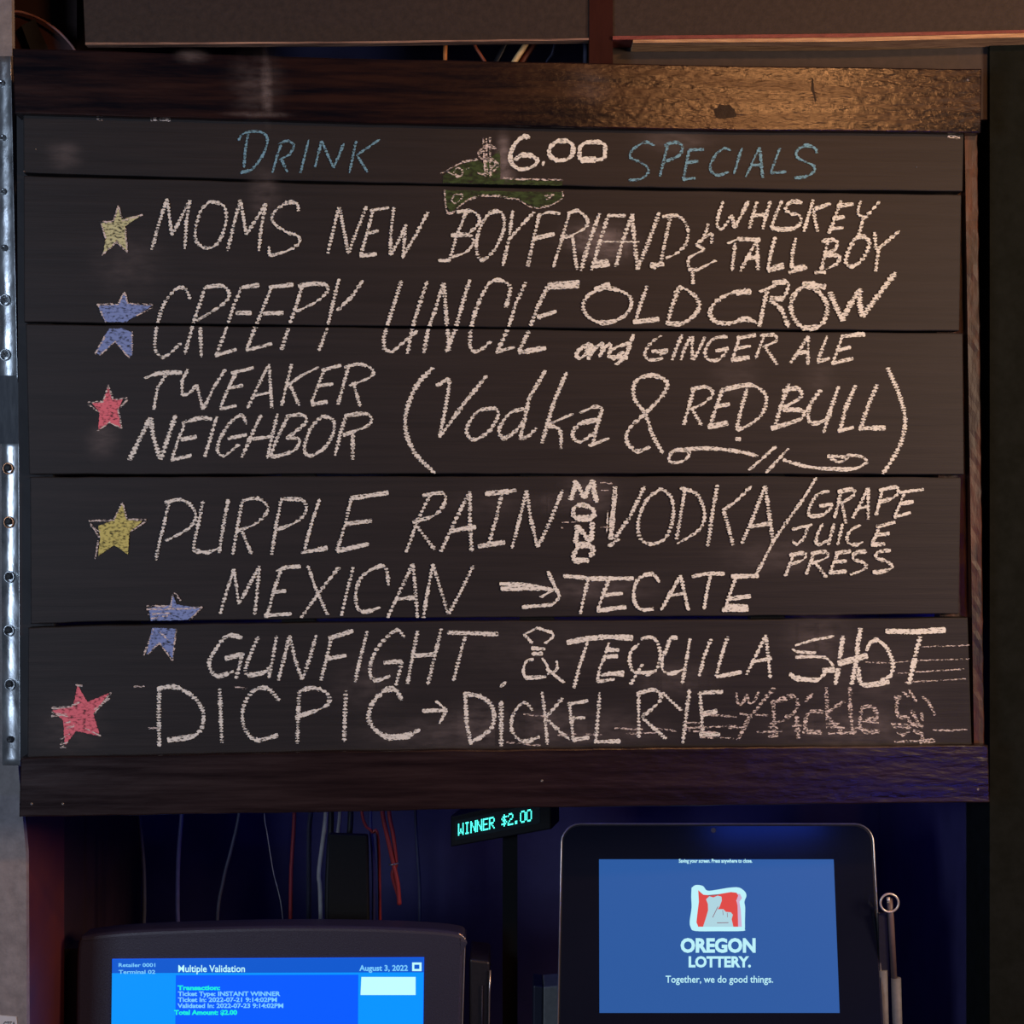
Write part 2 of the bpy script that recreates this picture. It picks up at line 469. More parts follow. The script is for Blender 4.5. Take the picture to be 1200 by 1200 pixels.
CH_OFF = .0010
chalk_z = [0]
def stroke(verts, faces, P, w, band=1.0):
    """a run of chalk: ragged ribbon, broken up where it crosses the horizontal grain"""
    # resample
    S = []; step = .7
    for (a, b) in zip(P, P[1:]):
        L = math.hypot(b[0]-a[0], b[1]-a[1])
        n = max(1, int(L/step))
        for i in range(n):
            t = i/n
            S.append((a[0]+(b[0]-a[0])*t, a[1]+(b[1]-a[1])*t))
    S.append(P[-1])
    if len(S) < 2: return
    br = [random.uniform(.70, 1.15) for _ in range(16)]
    gp = [random.choice((.25, .6, .8, .95, 1.0)) for _ in range(16)]
    ph0 = random.uniform(0, 6.28); per = random.uniform(3.2, 4.4)
    wob = random.uniform(0, 6.28)
    prev = None
    jl = jr = 0
    chalk_z[0] = (chalk_z[0]+1) % 12
    off = CH_OFF+chalk_z[0]*.00002
    N_ = len(S)
    for i, (x, y) in enumerate(S):
        a = S[max(0, i-2)]; b = S[min(N_-1, i+2)]
        dx, dy = b[0]-a[0], b[1]-a[1]
        L = math.hypot(dx, dy) or 1
        dx /= L; dy /= L
        v = abs(dy)
        ph = 2*math.pi*(y+.25*x)/per+ph0+1.3*math.sin(y*.13+wob)
        bd = .5+.5*math.cos(ph)
        bd = bd**1.8
        wf = 1-min(1, band*bd*min(1, v*1.35)*gp[int(ph/6.2832) % 16])
        jl = .4*jl+random.uniform(-.42, .42); jr = .4*jr+random.uniform(-.42, .42)
        e = min(1, (i+1)/3, (N_-i)/3)
        hw = w*.80*wf*(.55+.45*e)*br[int((ph+9.42)/6.2832) % 16]
        # the streaks lie with the grain: offset sideways along x for steep strokes
        nx, ny = -dy, dx
        lx, ly = x+nx*(hw+jl), y+ny*(hw+jl)
        rx, ry = x-nx*(hw+jr), y-ny*(hw+jr)
        if v > .35:      # keep the ends of each dash horizontal-ish, like chalk catching the ridges
            ly = y+(ly-y)*.45; ry = y+(ry-y)*.45
            sc = .95/max(v, .6)
            lx = x+(lx-x)*sc; rx = x+(rx-x)*sc
        if in_gap(x, y) or hw < .12:
            prev = None; continue
        p1 = B.p(lx, ly, off); p2 = B.p(rx, ry, off)
        verts.append(p1); verts.append(p2)
        cur = (len(verts)-2, len(verts)-1)
        if prev: faces.append((prev[0], prev[1], cur[1], cur[0]))
        prev = cur

def write(name, mat, items, w=3.0, band=1.0, label=None):
    verts, faces = [], []
    for it in items:
        crop, s = it[0], it[1]
        ww = it[2] if len(it) > 2 else w
        for P in parse(crop, s):
            stroke(verts, faces, P, ww, it[3] if len(it) > 3 else band)
    me = bpy.data.meshes.new(name); me.from_pydata(verts, [], faces); me.update()
    return link(name, me, M[mat], sign, label=label)


write('chalk_word', 'c_blue', [
 ('A', '872,470 862,530 858,590'), ('A', '~838,495 856,470 900,462 935,475 938,510 918,555 885,595 845,606'),
 ('A', '988,508 972,555 958,608 / ~978,506 1012,495 1032,512 1018,542 982,562 / 990,560 1010,605'),
 ('A', '1086,490 1056,608'), ('Z', '377,165 369,196 / 377,165 391,197 / 391,197 403,168'),
 ('B', '52,495 28,608 / 135,490 55,545 / 55,545 92,605')], 2.2, .5, 'light blue chalk word DRINK')
write('chalk_word', 'c_blue', [
 ('B', '~1100,512 1068,500 1022,528 1018,555 1060,575 1080,600 1055,628 1010,634'),
 ('B', '1148,505 1120,620 / ~1135,510 1178,500 1200,518 1185,548 1142,566'),
 ('C', '22,528 2,632 / 22,528 75,525 / 12,572 55,566 / 0,632 45,626'),
 ('C', '~168,530 150,520 125,535 100,572 100,602 125,616 162,604'), ('C', '208,520 180,612'),
 ('C', '270,518 222,622 / 270,518 282,625 / 238,582 282,578'),
 ('C', '342,520 310,605 / 308,608 365,604'),
 ('C', '~472,538 462,518 430,512 402,530 402,552 430,568 460,582 462,602 435,620 392,626')], 2.4, .6, 'light blue chalk word SPECIALS')
write('chalk_price', 'c_bold', [
 ('M', '~605,58 570,50 530,78 500,125 490,175 505,215 540,240 590,238 635,215 648,185 610,162 555,160 515,190'),
 ('M', '~675,205 690,210'),
 ('M', '~800,68 745,90 718,130 730,170 775,190 830,180 855,150 855,100 815,75 780,80'),
 ('M', '~935,82 900,110 896,160 905,186 / 900,187 1035,184 / ~1040,180 1046,130 1042,98 1000,82 930,85')], 4.0, .35, 'bold white chalk price 6.00')
write('chalk_mark', 'c_thin', [
 ('M', '330,55 345,285 / 370,55 375,290 / 350,60 352,280 / ~405,125 375,100 330,118 302,148 320,178 370,190 412,202 418,225 380,258 335,270 295,262 / ~395,120 350,115 315,150 / ~330,170 390,185 400,215 370,240'),
 ], 1.8, .4, 'white chalk dollar sign with doubled strokes')
write('chalk_outline', 'c_thin', [
 ('M', '80,266 120,248 160,225 210,200 300,182 / ~155,268 178,235 208,245 205,275 170,288 / ~120,255 150,270 190,275 / 230,240 250,235'),
 ('M', '105,362 108,420 120,500 150,500 200,450 240,420 320,395 / ~145,425 165,392 205,388 205,410 170,442 145,425'),
 ('M', '450,405 540,420 600,460 650,472 720,455 780,425 800,400 795,372 / ~690,398 745,392 700,420 / 320,395 445,400'),
 ], 1.5, .5, 'thin white chalk outline of the green banknote')

def fill(name, mat, polys, label, jit=.5, off=.0009):
    bm = bmesh.new()
    for crop, s in polys:
        for P in parse(crop, s):
            Q = []
            for a, b in zip(P, P[1:]+P[:1]):
                L = math.hypot(b[0]-a[0], b[1]-a[1]); n = max(1, int(L/1.3))
                for i in range(n):
                    t = i/n
                    Q.append((a[0]+(b[0]-a[0])*t+random.uniform(-jit, jit), a[1]+(b[1]-a[1])*t+random.uniform(-jit, jit)))
            vv = [bm.verts.new(B.p(x, y, off)) for x, y in Q]
            for tri in tessellate_polygon([[Vector((x, y, 0)) for x, y in Q]]):
                bm.faces.new([vv[k] for k in tri])
    return bm_obj(name, bm, M[mat], sign, label=label)
fill('chalk_banknote', 'f_green', [('M', '95,280 170,228 300,184 330,210 430,130 432,300 600,305 795,312 795,338 95,322'),
     ('M', '105,364 800,376 798,415 710,462 620,462 545,418 450,408 400,392 315,396 200,448 140,495 115,450')], 'green chalk banknote under the price', .4)
fill('chalk_star', 'f_lime', [('D', '415,65 428,112 470,100 500,95 440,135 447,222 410,188 362,235 372,175 355,125 400,120')], 'pale lime chalk star of the first drink')
fill('chalk_star', 'f_blue', [('D', '438,368 450,408 535,415 480,448 445,472 370,472 345,415 415,410'),
     ('D', '385,494 432,494 465,510 465,588 450,596 405,542 350,588 335,580 368,520')], 'blue chalk star of the second drink')
fill('chalk_star', 'f_pink', [('G', '380,158 395,205 432,204 415,240 425,303 385,285 345,313 350,250 325,218 362,212')], 'small pink chalk star of the third drink')
fill('chalk_star', 'f_yellow', [('G', '430,570 445,628 500,632 455,672 450,750 402,716 345,755 352,690 345,648 400,630')], 'yellow chalk star of the fourth drink')
fill('chalk_star', 'f_blue', [('J', '608,172 622,206 705,218 660,260 530,262 522,218 598,208'),
     ('J', '535,287 618,290 606,395 562,342 515,380')], 'blue chalk star before the fifth line')
fill('chalk_star', 'f_pink', [('J', '272,488 308,548 382,518 328,590 352,668 268,650 228,700 222,612 182,578 258,562')], 'large pink chalk star of the last drink')
for cr_, st_ in [
  ('D', '415,62 430,115 502,95 / 440,140 447,228 / 447,228 410,190 358,238 / 355,125 372,178 / 350,122 402,118 / 415,65 398,120'),
  ('D', '438,366 450,408 538,412 / 345,412 372,474 / 480,450 535,422 / 340,412 415,410 435,370 / 335,585 370,520 / 350,590 405,540 455,598 / 465,505 464,590'),
  ('G', '380,152 398,205 448,198 / 448,206 415,238 428,306 / 428,306 385,285 343,315 / 308,216 362,212 380,158 / 310,222 350,250'),
  ('G', '430,566 446,626 514,628 / 514,632 455,672 / 312,632 400,628 428,570 / 318,640 350,690 / 320,650 352,670 / 345,700 335,765'),
  ('J', '612,160 635,192 / 515,210 600,212 608,168 / 515,222 640,220 710,215 665,262 / 520,240 600,235 / 530,255 590,245 / 540,290 505,385 / 620,290 606,402 560,340 520,380 / 560,300 590,330'),
  ('J', '265,490 290,490 / 180,570 255,565 / 180,582 240,600 / 180,598 235,592 / 390,515 330,590 / 385,535 330,575 / 225,625 250,615 / 210,680 245,660 / 210,695 240,690 / 232,640 262,632 / 210,705 235,705 / 355,668 300,640 / 250,560 280,550')]:
    write('chalk_star_edge', 'c_thin', [(cr_, st_)], 1.5, .4)

# first line
write('chalk_line', 'c_white', [
 ('D', '588,38 560,120 534,218 / 588,38 604,168 / 604,168 668,44 / 668,44 655,120 650,215 / ~745,45 710,75 688,140 692,192 730,212 768,190 795,120 788,65 742,48 / 845,42 822,130 800,222 / 845,42 866,165 / 866,165 935,55 / 935,55 918,140 910,222'),
 ('D', '~1050,85 1042,55 1005,55 962,88 960,120 1000,152 1050,172 1048,198 1010,222 948,240 / 945,205 948,240')], 3.0, 1, 'first line of white chalk, first word')
write('chalk_line', 'c_white', [
 ('Z', '397,243 391,268 384,297 / 398,243 408,297'), ('E', '88,65 55,150 25,232'),
 ('E', '112,80 90,160 68,238 / 100,80 168,70 / 92,160 132,152 / 64,240 125,233'),
 ('E', '185,66 175,150 172,240 / 172,240 200,190 228,128 / 226,130 216,250 / 216,240 260,170 305,84'),
 ], 3.0, 1, 'first line of white chalk, second word')
write('chalk_line', 'c_white', [
 ('E', '438,88 405,170 382,248 / ~405,85 460,82 486,108 476,135 432,172 / ~385,168 445,166 465,188 440,225 388,244 / 340,256 385,255'),
 ('E', '~520,88 490,135 475,190 480,240 502,252 540,215 570,150 570,100 550,82 518,90'),
 ('E', '602,78 592,165 / 678,85 635,130 590,182 / 592,172 580,220 568,275'),
 ('E', '698,90 678,170 655,278 / ~688,102 730,86 770,92 / 672,180 750,162'),
 ('E', '802,90 775,180 745,280 / ~795,90 832,82 865,112 855,142 800,172 / 770,172 815,170 / 812,168 828,288'),
 ('E', '908,90 868,200 842,292', 3.6), ('E', '938,96 912,180 880,290 / 935,98 1000,98 / 880,278 945,270 / 890,262 940,258'),
 ('E', '898,190 1048,190', 1.1), ('E', '1025,88 985,200 965,278 / 1022,95 1030,180 1042,288 / 1118,86 1080,190 1040,288', 3.8),
 ('E', '1158,98 1140,180 1122,268 / 1128,102 1168,96 / 1085,275 1135,268 / 1102,288 1092,262'),
 ('N', '~0,136 50,130 90,160 106,210 92,268 48,310 0,330')], 3.1, 1, 'first line of white chalk, third word')
write('chalk_line', 'c_white', [
 ('N', '200,168 182,232 / ~172,240 215,216 214,262 / ~175,240 142,266 / 142,266 182,290 / ~182,292 112,328 108,378 / 105,382 152,384 236,340 / 126,388 130,452'),
 ('N', '~270,62 245,140 244,182 268,190 310,128 / 312,126 322,190 / 322,190 355,130 388,62 / 428,65 408,130 392,192 / 492,62 470,130 455,194 / 402,132 482,124 / 545,60 515,130 495,190', 3.2),
 ('N', '~642,70 592,65 562,98 588,120 625,128 635,160 602,190 538,196 / 495,188 540,196 / 692,55 670,130 648,206 / 775,72 700,100 / 692,96 700,150 712,206 / 822,60 795,140 765,215 / 802,86 882,76 / 782,146 840,136 / 768,192 834,188 / ~915,60 902,118 935,140 / 1006,60 935,142 / 930,130 905,225', 3.2),
 ('N', '290,262 340,240 445,244 / 326,258 312,390 / 428,246 392,310 350,392 / 428,246 432,386 / 372,330 442,324 / 514,230 495,300 478,385 / 478,388 556,368  / 500,374 552,352 / 610,235 595,310 590,380 / 576,398 664,374 / 600,378 655,366', 3.2),
 ('N', '762,245 745,320 730,385 / ~730,252 795,246 800,280 758,310 / ~740,316 812,320 802,355 752,382 / 698,398 752,396 / ~890,235 860,290 845,350 880,368 930,325 955,260 930,230 890,235 / 980,208 986,290 / 1098,200 1040,250 990,292 / 1000,275 985,392', 3.3)], 3.1, .95, 'small white chalk side note of the first line')
write('chalk_line', 'c_white', [
 ('E', '~925,352 872,375 850,415 870,455 920,475 980,460 1015,425 1015,385 975,360 920,350 / 888,356 945,338 / 1075,345 1055,400 1035,465 / 1025,472 1118,462', 3.4),
 ('N', '58,482 25,570 10,636 / ~40,495 72,468 130,500 158,550 130,602 70,638 0,632', 3.6),
 ('N', '~402,492 350,485 290,500 230,540 208,590 240,630 310,636 / ~310,636 375,615 432,636 / 330,496 400,482', 4.0),
 ('N', '480,468 458,560 440,652 / ~500,448 572,445 562,500 540,520 488,516 / 440,488 515,458 / ~488,530 530,556 556,600 576,656', 4.0),
 ('N', '~700,440 620,480 588,545 602,612 650,656 722,646 756,590 750,530 700,475 645,460 / 640,448 752,466', 4.2),
 ('N', '770,488 800,560 832,625 / 830,612 870,540 912,472 / 912,475 908,540 925,605 / 920,606 1000,500 1078,396', 5.0)], 3.4, .9, 'second line of white chalk, right hand words')
write('chalk_line', 'c_white', [
 ('D', '~668,392 652,356 620,356 580,402 556,470 545,535 548,575 572,595 602,578 636,545'),
 ('D', '720,352 700,415 680,472 665,530 650,586 / ~720,350 782,345 806,375 780,412 690,468 / 704,490 708,596'),
 ('D', '850,350 912,342 / 848,350 820,420 798,490 760,590 / 828,440 885,440 / 755,590 832,568'),
 ('D', '945,350 1032,340 / 955,350 930,410 902,480 866,572 / 925,442 997,440 / 865,572 957,548'),
 ('D', '~1048,346 1100,338 1145,342 1150,366 1110,402 1040,436 / 1062,346 1040,420 1018,480 990,570'),
 ('D', '1192,320 1172,400 1152,490 1120,576'), ('E', '76,325 35,385 -15,432')], 3.2, 1, 'second line of white chalk, first word')
write('chalk_line', 'c_white', [
 ('E', '212,325 185,410 160,490 148,530 152,566 175,580 / ~175,580 235,530 268,502 / 302,328 272,420 250,490 232,584'),
 ('E', '358,334 330,430 305,500 290,582 / 360,335 368,440 380,572 / 452,322 425,410 400,500 368,578', 3.8),
 ('E', '~578,422 592,345 530,328 485,400 458,485 452,550 462,572 488,572 526,540'),
 ('E', '648,332 612,410 588,490 550,572 / 542,578 610,560'),
 ('E', '726,346 690,420 660,500 625,575 / 725,342 838,334 / 725,350 836,346 / 688,456 757,434 / 622,580 720,562')], 3.5, 1, 'second line of white chalk, second word')
write('chalk_line', 'c_bold', [
 ('P', '~305,132 245,168 212,215 240,238 290,200 312,150 290,128 / ~262,160 300,160 275,215 / 318,140 298,250 / ~350,150 330,190 305,225 / ~345,172 395,132 392,180 376,232 / ~376,222 430,150 455,150 440,212 / ~545,140 475,172 440,215 480,238 545,190 / 615,70 600,110 575,190 545,240 490,285 / 520,150 590,130 / 450,230 575,235', 3.4)], 3, .6, 'bold small chalk joining word and')
write('chalk_line', 'c_white', [
 ('P', '~812,80 755,115 702,180 700,232 750,252 822,236 / ~740,190 800,190 856,184 800,218 / 955,72 915,170 885,252 / 1015,88 970,180 948,252 / 1030,84 1025,170 1030,250 / 1115,88 1075,180 1035,252', 3.2),
 ('F', '~158,524 110,530 80,570 90,604 130,602 155,572 / 115,574 162,565 / 202,520 175,604 / 190,528 258,518 / 182,566 240,556 / 170,606 236,596 / 288,515 256,602 / ~272,520 322,518 326,540 280,560 / 290,560 332,622'),
 ('F', '442,520 412,570 378,616 / 442,520 440,622 / 398,582 442,576 / 508,520 476,606 / 472,612 518,600 / 562,520 530,612 / 556,522 642,515 / 545,572 592,560 / 522,618 600,600')], 3.1, .9, 'white chalk words under the second line')
# third drink
write('chalk_line', 'c_white', [
 ('G', '~508,130 560,112 640,110 / 586,114 555,160 540,240 / 660,98 640,140 640,190 / ~640,190 668,180 692,152 / 692,152 714,240 / 714,240 750,165 792,98 / 832,106 800,170 775,232 / 812,112 892,92 / 800,166 855,154 / 772,238 832,226 / 946,80 910,150 870,236 / 946,80 956,236 / 890,190 952,180'),
 ('G', '1026,80 1008,150 990,226 / 1122,90 1060,120 1010,156 / 1018,150 1052,226 / 1142,95 1118,155 1094,218 / 1130,102 1200,84 / 1114,156 1172,150 / 1094,222 1152,212'),
 ('H', '28,80 8,150 -12,222 / ~10,92 62,80 106,96 104,124 28,156 / 44,150 66,230')], 3.0, .9, 'third drink in white chalk, upper word')
write('chalk_line', 'c_white', [
 ('G', '528,268 490,345 455,418 / 528,268 540,340 562,412 / 618,258 590,340 565,416', 4.0),
 ('G', '655,276 625,350 604,416 / ~640,290 700,270 746,274 / 635,346 692,335 / 600,418 674,400 / 762,264 740,340 720,406 / ~866,292 850,260 810,285 775,340 765,385 790,402 840,362 / 800,342 868,328'),
 ('G', '918,258 880,340 850,408 / 976,254 955,340 940,412 / 868,346 955,334 / 1012,264 975,340 950,406 / ~1005,264 1062,258 1075,285 1015,336 / ~1005,338 1052,345 1032,385 952,408 / ~1130,264 1090,310 1070,380 1092,402 1140,375 1172,320 1170,275 1128,262', 3.2),
 ('H', '16,262 -5,330 -22,402 / ~10,262 80,254 106,270 90,298 5,330 / 40,325 40,416')], 3.1, .9, 'third drink in white chalk, lower word')
write('chalk_line', 'c_white', [
 ('H', '~322,92 262,160 228,250 230,330 266,402 332,466', 4.0),
 ('H', '~335,158 376,135 374,190 346,335 / 512,120 430,220 345,338 / ~545,235 480,246 440,310 465,346 520,315 552,258 540,234 / ~642,236 590,255 555,310 572,340 612,315 648,272 / 718,102 660,200 628,345 / ~628,340 655,335 686,304', 3.5),
 ('H', '792,108 745,220 705,358 / 816,254 720,295 / ~720,295 768,312 772,378 / ~838,252 890,230 916,240 905,280 / ~905,275 840,290 812,328 840,354 892,318 / 914,245 898,300 884,365 / 870,368 942,340', 3.5),
 ('H', '~1132,396 1095,330 1068,255 1030,200 1035,140 1090,120 1142,140 1135,182 1070,252 1010,310 1005,355 1040,386 1085,370', 3.6)], 3.3, .75, 'third drink in white chalk, lower case words')
write('chalk_line', 'c_white', [
 ('I', '40,166 22,230 4,294 / ~28,170 82,160 106,185 70,220 20,240 / 35,240 66,296 / 142,164 118,230 98,294 / 130,175 206,154 / 115,230 166,220 / 88,302 160,286 / 226,166 208,230 190,308 / ~150,168 240,154 292,190 282,250 240,290 188,312 / 185,342 205,344', 3.5),
 ('I', '374,148 345,230 320,312 / ~350,176 402,165 416,195 356,232 / ~352,240 422,244 410,275 310,306 / ~486,170 445,230 446,282 480,286 522,260 / 548,158 520,240 495,322 / 608,154 575,230 555,305 / 545,315 602,302 / 684,152 650,230 628,300 / 618,306 714,304', 3.7),
 ('I', '~720,92 762,190 782,280 762,370 704,466', 3.8)], 3.3, .9, 'third drink in white chalk, capitals and closing bracket')
write('chalk_flourish', 'c_white', [
 ('Q', '~170,104 110,106 90,142 110,158 160,146 180,116 165,100 280,96 400,110 482,130'),
 ('Q', '560,85 500,140 440,192 / 615,95 570,145 515,204 / ~590,145 680,172 770,184 900,185 962,155 / ~962,150 930,130 870,125 / ~785,130 830,130 870,135 880,124 / ~800,142 840,155 880,138 / 790,130 825,152')], 2.7, .6, 'white chalk scroll under the third drink')
# fourth
write('chalk_line', 'c_white', [
 ('G', '596,558 575,650 562,700 548,770 / ~578,566 642,558 686,600 670,652 582,702'),
 ('G', '714,560 698,640 684,700 680,738 / ~680,735 730,742 768,726 / 802,555 785,650 770,744 / 852,560 835,650 818,750 / ~850,560 908,553 942,590 900,640 830,668 / 850,665 884,748 / 988,558 970,650 955,750 / ~985,555 1062,558 1076,596 1040,636 972,662 / 1124,553 1095,640 1070,735 / 1058,744 1152,726'),
 ('H', '36,545 15,640 -16,736 / 34,552 166,532 / 14,642 108,630 / -16,738 98,712')], 3.1, 1, 'fourth drink in white chalk, first word')
write('chalk_line', 'c_white', [
 ('H', '~285,542 352,534 366,560 330,610 250,636 / 312,540 270,625 228,742 / 262,645 296,690 328,732 / 452,528 400,630 350,740 / 452,528 452,630 458,740 / 380,667 474,652 / 505,537 616,524 / 566,530 545,620 518,716 / 480,722 576,706 / 652,524 625,630 600,728 / 652,524 665,620 690,724 / 778,522 735,630 690,726')], 3.3, 1, 'fourth drink in white chalk, second word')
write('chalk_line', 'c_bold', [
 ('R', '375,30 360,150 310,285 / 385,60 440,160 500,265 / 605,25 540,130 500,250 / 605,40 610,170 650,315'),
 ('R', '~500,335 380,365 345,440 380,510 560,512 612,450 570,380 450,345 / 590,470 630,505'),
 ('R', '405,600 390,720 375,835 / 400,625 470,700 560,820 / 590,565 585,700 570,820'),
 ('R', '~375,868 460,860 560,870 600,930 560,1015 / ~400,900 350,990 370,1060 430,1095 / 370,1050 550,1055')], 4.4, .6, 'small stacked chalk word written downwards')
write('chalk_line', 'c_white', [
 ('R', '885,110 870,300 850,500 825,790', 4.2, .3), ('R', '800,880 870,820 935,780', 3.6), ('H', '1066,510 1015,615 960,695', 3.6), ('R', '790,420 775,700', 1),
 ('H', '~1120,520 1072,560 1045,630 1050,692 1090,712 1140,690 1166,620 1160,550 1118,514'),
 ('I', '8,520 -5,600 -22,696 / ~-10,516 48,536 76,600 60,660 -20,712 / 122,504 105,600 88,722 / 242,508 190,560 145,592 / 142,588 160,650 178,718 / 290,508 255,600 208,712 / 290,508 305,610 318,712 / 232,652 312,640')], 3.3, 1, 'fourth drink in white chalk, third word')
write('chalk_line', 'c_white', [
 ('I', '470,478 430,545 370,630 320,700 290,760 254,828', 3.0),
 ('I', '~516,526 472,540 444,590 450,614 500,606 528,574 / 480,580 528,572 / 556,530 534,622 / ~545,530 598,520 596,545 548,572 / 560,570 574,640 / 652,514 625,570 598,622 / 652,514 652,626 / 615,588 654,580 / 702,520 680,612 / ~690,524 752,514 746,546 688,566 / 782,528 745,616 / 760,532 848,520 / 760,572 812,563 / 742,618 802,602'),
 ('I', '384,662 456,644 / ~440,650 425,692 400,712 384,700 / ~492,640 470,690 476,714 512,700 / 532,640 512,716 / 562,640 545,716 / ~625,645 585,670 580,705 605,716 634,704 / 692,650 665,714 / 680,652 748,636 / 675,682 728,675 / 662,716 712,712'),
 ('L', '392,25 360,106 / ~375,32 428,25 426,46 372,66 / 462,25 434,100 / ~450,27 502,20 506,40 452,62 / 468,60 506,110 / 547,20 518,92 / 535,24 592,18 / 530,56 577,52 / 513,94 577,88 / ~648,20 610,22 600,45 640,60 640,80 588,100 / ~732,15 690,20 680,40 720,55 736,75 700,90 668,92')], 2.9, .8, 'small white chalk side note of the fourth drink')
write('chalk_line', 'c_white', [
 ('J', '822,80 800,150 774,238 / 822,80 840,204 / 840,204 912,70 / 912,70 905,150 895,242 / 988,82 965,150 940,242 / ~970,88 1010,74 1058,72 / 955,162 1006,157 / 928,244 1026,238 / 1082,68 1110,150 1152,242 / 1192,74 1120,165 1058,252'),
 ('K', '42,74 20,160 0,245 / ~166,138 155,75 115,78 70,110 50,170 60,222 92,230 136,214 / 252,62 210,150 162,252 / 252,62 260,150 268,254 / 190,187 258,180 / 322,62 305,150 288,254 / 322,62 345,140 376,238 / 464,68 425,150 378,238')], 3.1, 1, 'fifth line in white chalk, first word')
write('chalk_arrow', 'c_bold', [
 ('K', '556,132 650,136 740,154 / 560,150 650,148 700,152 / ~726,88 745,130 768,178 / ~765,180 742,204 690,210 635,214 / 700,180 750,150', 3.2)], 3.2, .4, 'long white chalk arrow')
write('chalk_line', 'c_bold', [
 ('K', '780,104 880,114 1028,114 / 868,118 855,170 840,238 / 940,120 920,170 902,222 / 920,172 990,166 / 898,228 1002,213 / ~1118,128 1092,98 1042,118 1028,180 1050,222 1098,220 / 1190,108 1155,170 1124,226'),
 ('L', '-8,102 5,160 20,226 / -55,175 10,165 / ~32,108 80,98 148,97 / 98,100 85,160 75,222 / 190,105 165,170 150,222 / 170,106 268,105 / 160,186 240,176 / 138,224 232,222 / 150,210 230,212')], 3.2, .8, 'fifth line in white chalk, second word')
# sixth
write('chalk_line', 'c_white', [
 ('J', '~852,322 800,315 760,360 735,412 760,456 822,440 / 790,396 852,380 830,466 / ~908,318 866,420 872,452 930,442 952,418 / 972,314 960,390 945,464 / 1018,314 1000,390 978,472 / 1018,314 1035,390 1062,470 / 1112,312 1090,390 1065,466 / 1165,318 1150,390 1128,472 / 1155,325 1242,297 / 1150,396 1218,384'),
 ('K', '92,298 70,380 48,478 / ~222,322 195,295 150,330 115,380 100,440 120,472 172,456 / 148,410 214,404 192,490 / 268,298 250,390 232,484 / 352,288 330,380 304,488 / 248,386 334,380 / 436,318 415,390 394,474'),
 ('K', '372,304 460,306 552,310', 3, .2)], 3.3, 1, 'sixth line in white chalk, first word')
write('chalk_mark', 'c_bold', [
 ('S', '248,202 320,165 402,190 / ~402,190 405,215 362,250 / 248,200 296,250 / 288,274 365,280 / 290,306 352,304 / ~302,334 262,345 246,400 256,436 / 254,436 370,430 / ~345,328 372,365 380,400 / 372,385 466,462 / ~375,415 425,392 426,342 / 152,456 122,486')], 2.6, .4, 'white chalk ampersand drawn like a small figure')
write('chalk_line', 'c_bold', [
 ('S', '480,245 600,222 700,214 840,220', 4, .2),
 ('S', '594,240 570,310 545,390 520,492 / 708,245 690,310 660,380 645,458 / 690,283 765,285 / 680,322 758,318 / 665,422 792,404 / 645,456 740,442 / 700,410 790,422 / ~880,225 950,220 985,290 970,382 910,426 / ~872,250 825,300 825,370 850,405 950,405 / 890,360 825,472 / ~1080,218 1040,225 1025,270 1000,330 1000,392 1040,412 1115,388 / 1148,222 1130,330 1105,468', 3.1),
 ('L', '100,326 75,390 58,458 / 158,318 135,390 118,458 / 118,460 208,442 / 292,312 260,380 224,452 / 292,312 300,380 308,464 / 240,408 314,394', 3.1)], 3.1, 1, 'sixth line in white chalk, tequila word')
write('chalk_line', 'c_bold', [
 ('O', '388,128 265,150 158,182 / ~142,202 180,220 282,224 / ~160,250 300,248 352,264 382,302', 2.4, .2),
 ('O', '318,331 392,322 / ~335,348 290,382 240,382 160,372 128,342 / 440,125 430,200 420,258 / 412,315 395,412 / 542,80 525,180 520,260 490,412 / 408,290 585,240', 4.2, .7),
 ('O', '~578,215 600,168 642,152 690,190 722,250 732,310 712,362 660,386 / ~530,310 540,395 585,414 712,394', 4.0, .8),
 ('O', '688,98 860,102 1042,90', 4.2, .2), ('O', '892,130 872,200 856,280 835,370 825,410', 4.0, 1)], 4, .8, 'sixth line in thick white chalk, last word')
# seventh
write('chalk_line', 'c_white', [
 ('J', '560,495 558,590 560,706 / ~552,502 620,496 690,540 716,600 690,662 588,682 / 772,500 780,692 / ~982,544 940,500 890,510 855,570 860,640 902,682 978,664 / 1052,510 1048,600 1045,694 / ~1050,512 1100,498 1152,520 1146,562 1038,602', 3.8),
 ('K', '16,508 12,600 10,688 / ~212,542 190,505 150,510 105,560 100,620 150,665 230,670 274,642 / ~115,640 160,672 250,660', 4.0)], 3.8, 1.1, 'last line in white chalk, first word')
write('chalk_arrow', 'c_bold', [('K', '284,580 366,576 / 332,544 370,576 / 370,576 345,624')], 2.8, .5, 'short white chalk arrow')
write('chalk_line', 'c_white', [
 ('K', '436,518 440,620 456,698 / ~428,520 492,530 532,570 532,630 492,670 450,692 / 562,544 562,704', 4.0),
 ('K', '~672,578 642,550 605,590 600,650 640,686 698,670 / 706,512 716,600 724,698 / 778,534 720,602 / 722,608 802,682 / 802,548 808,610 816,684 / 800,556 868,543 / 806,606 858,603 / 812,682 872,672 / 908,514 902,600 895,682 / 888,688 982,686', 3.2),
 ('K', '1045,518 1045,600 1046,674 / ~1038,520 1100,505 1122,540 1055,602 / 1060,605 1142,678 / 1128,514 1165,550 1196,578', 3.2),
 ('L', '24,503 12,600 0,694 / 60,514 68,600 70,664 / 58,516 142,512 / 65,592 122,580 / 58,662 132,662', 3.4)], 3.3, .95, 'last line in white chalk, middle words')
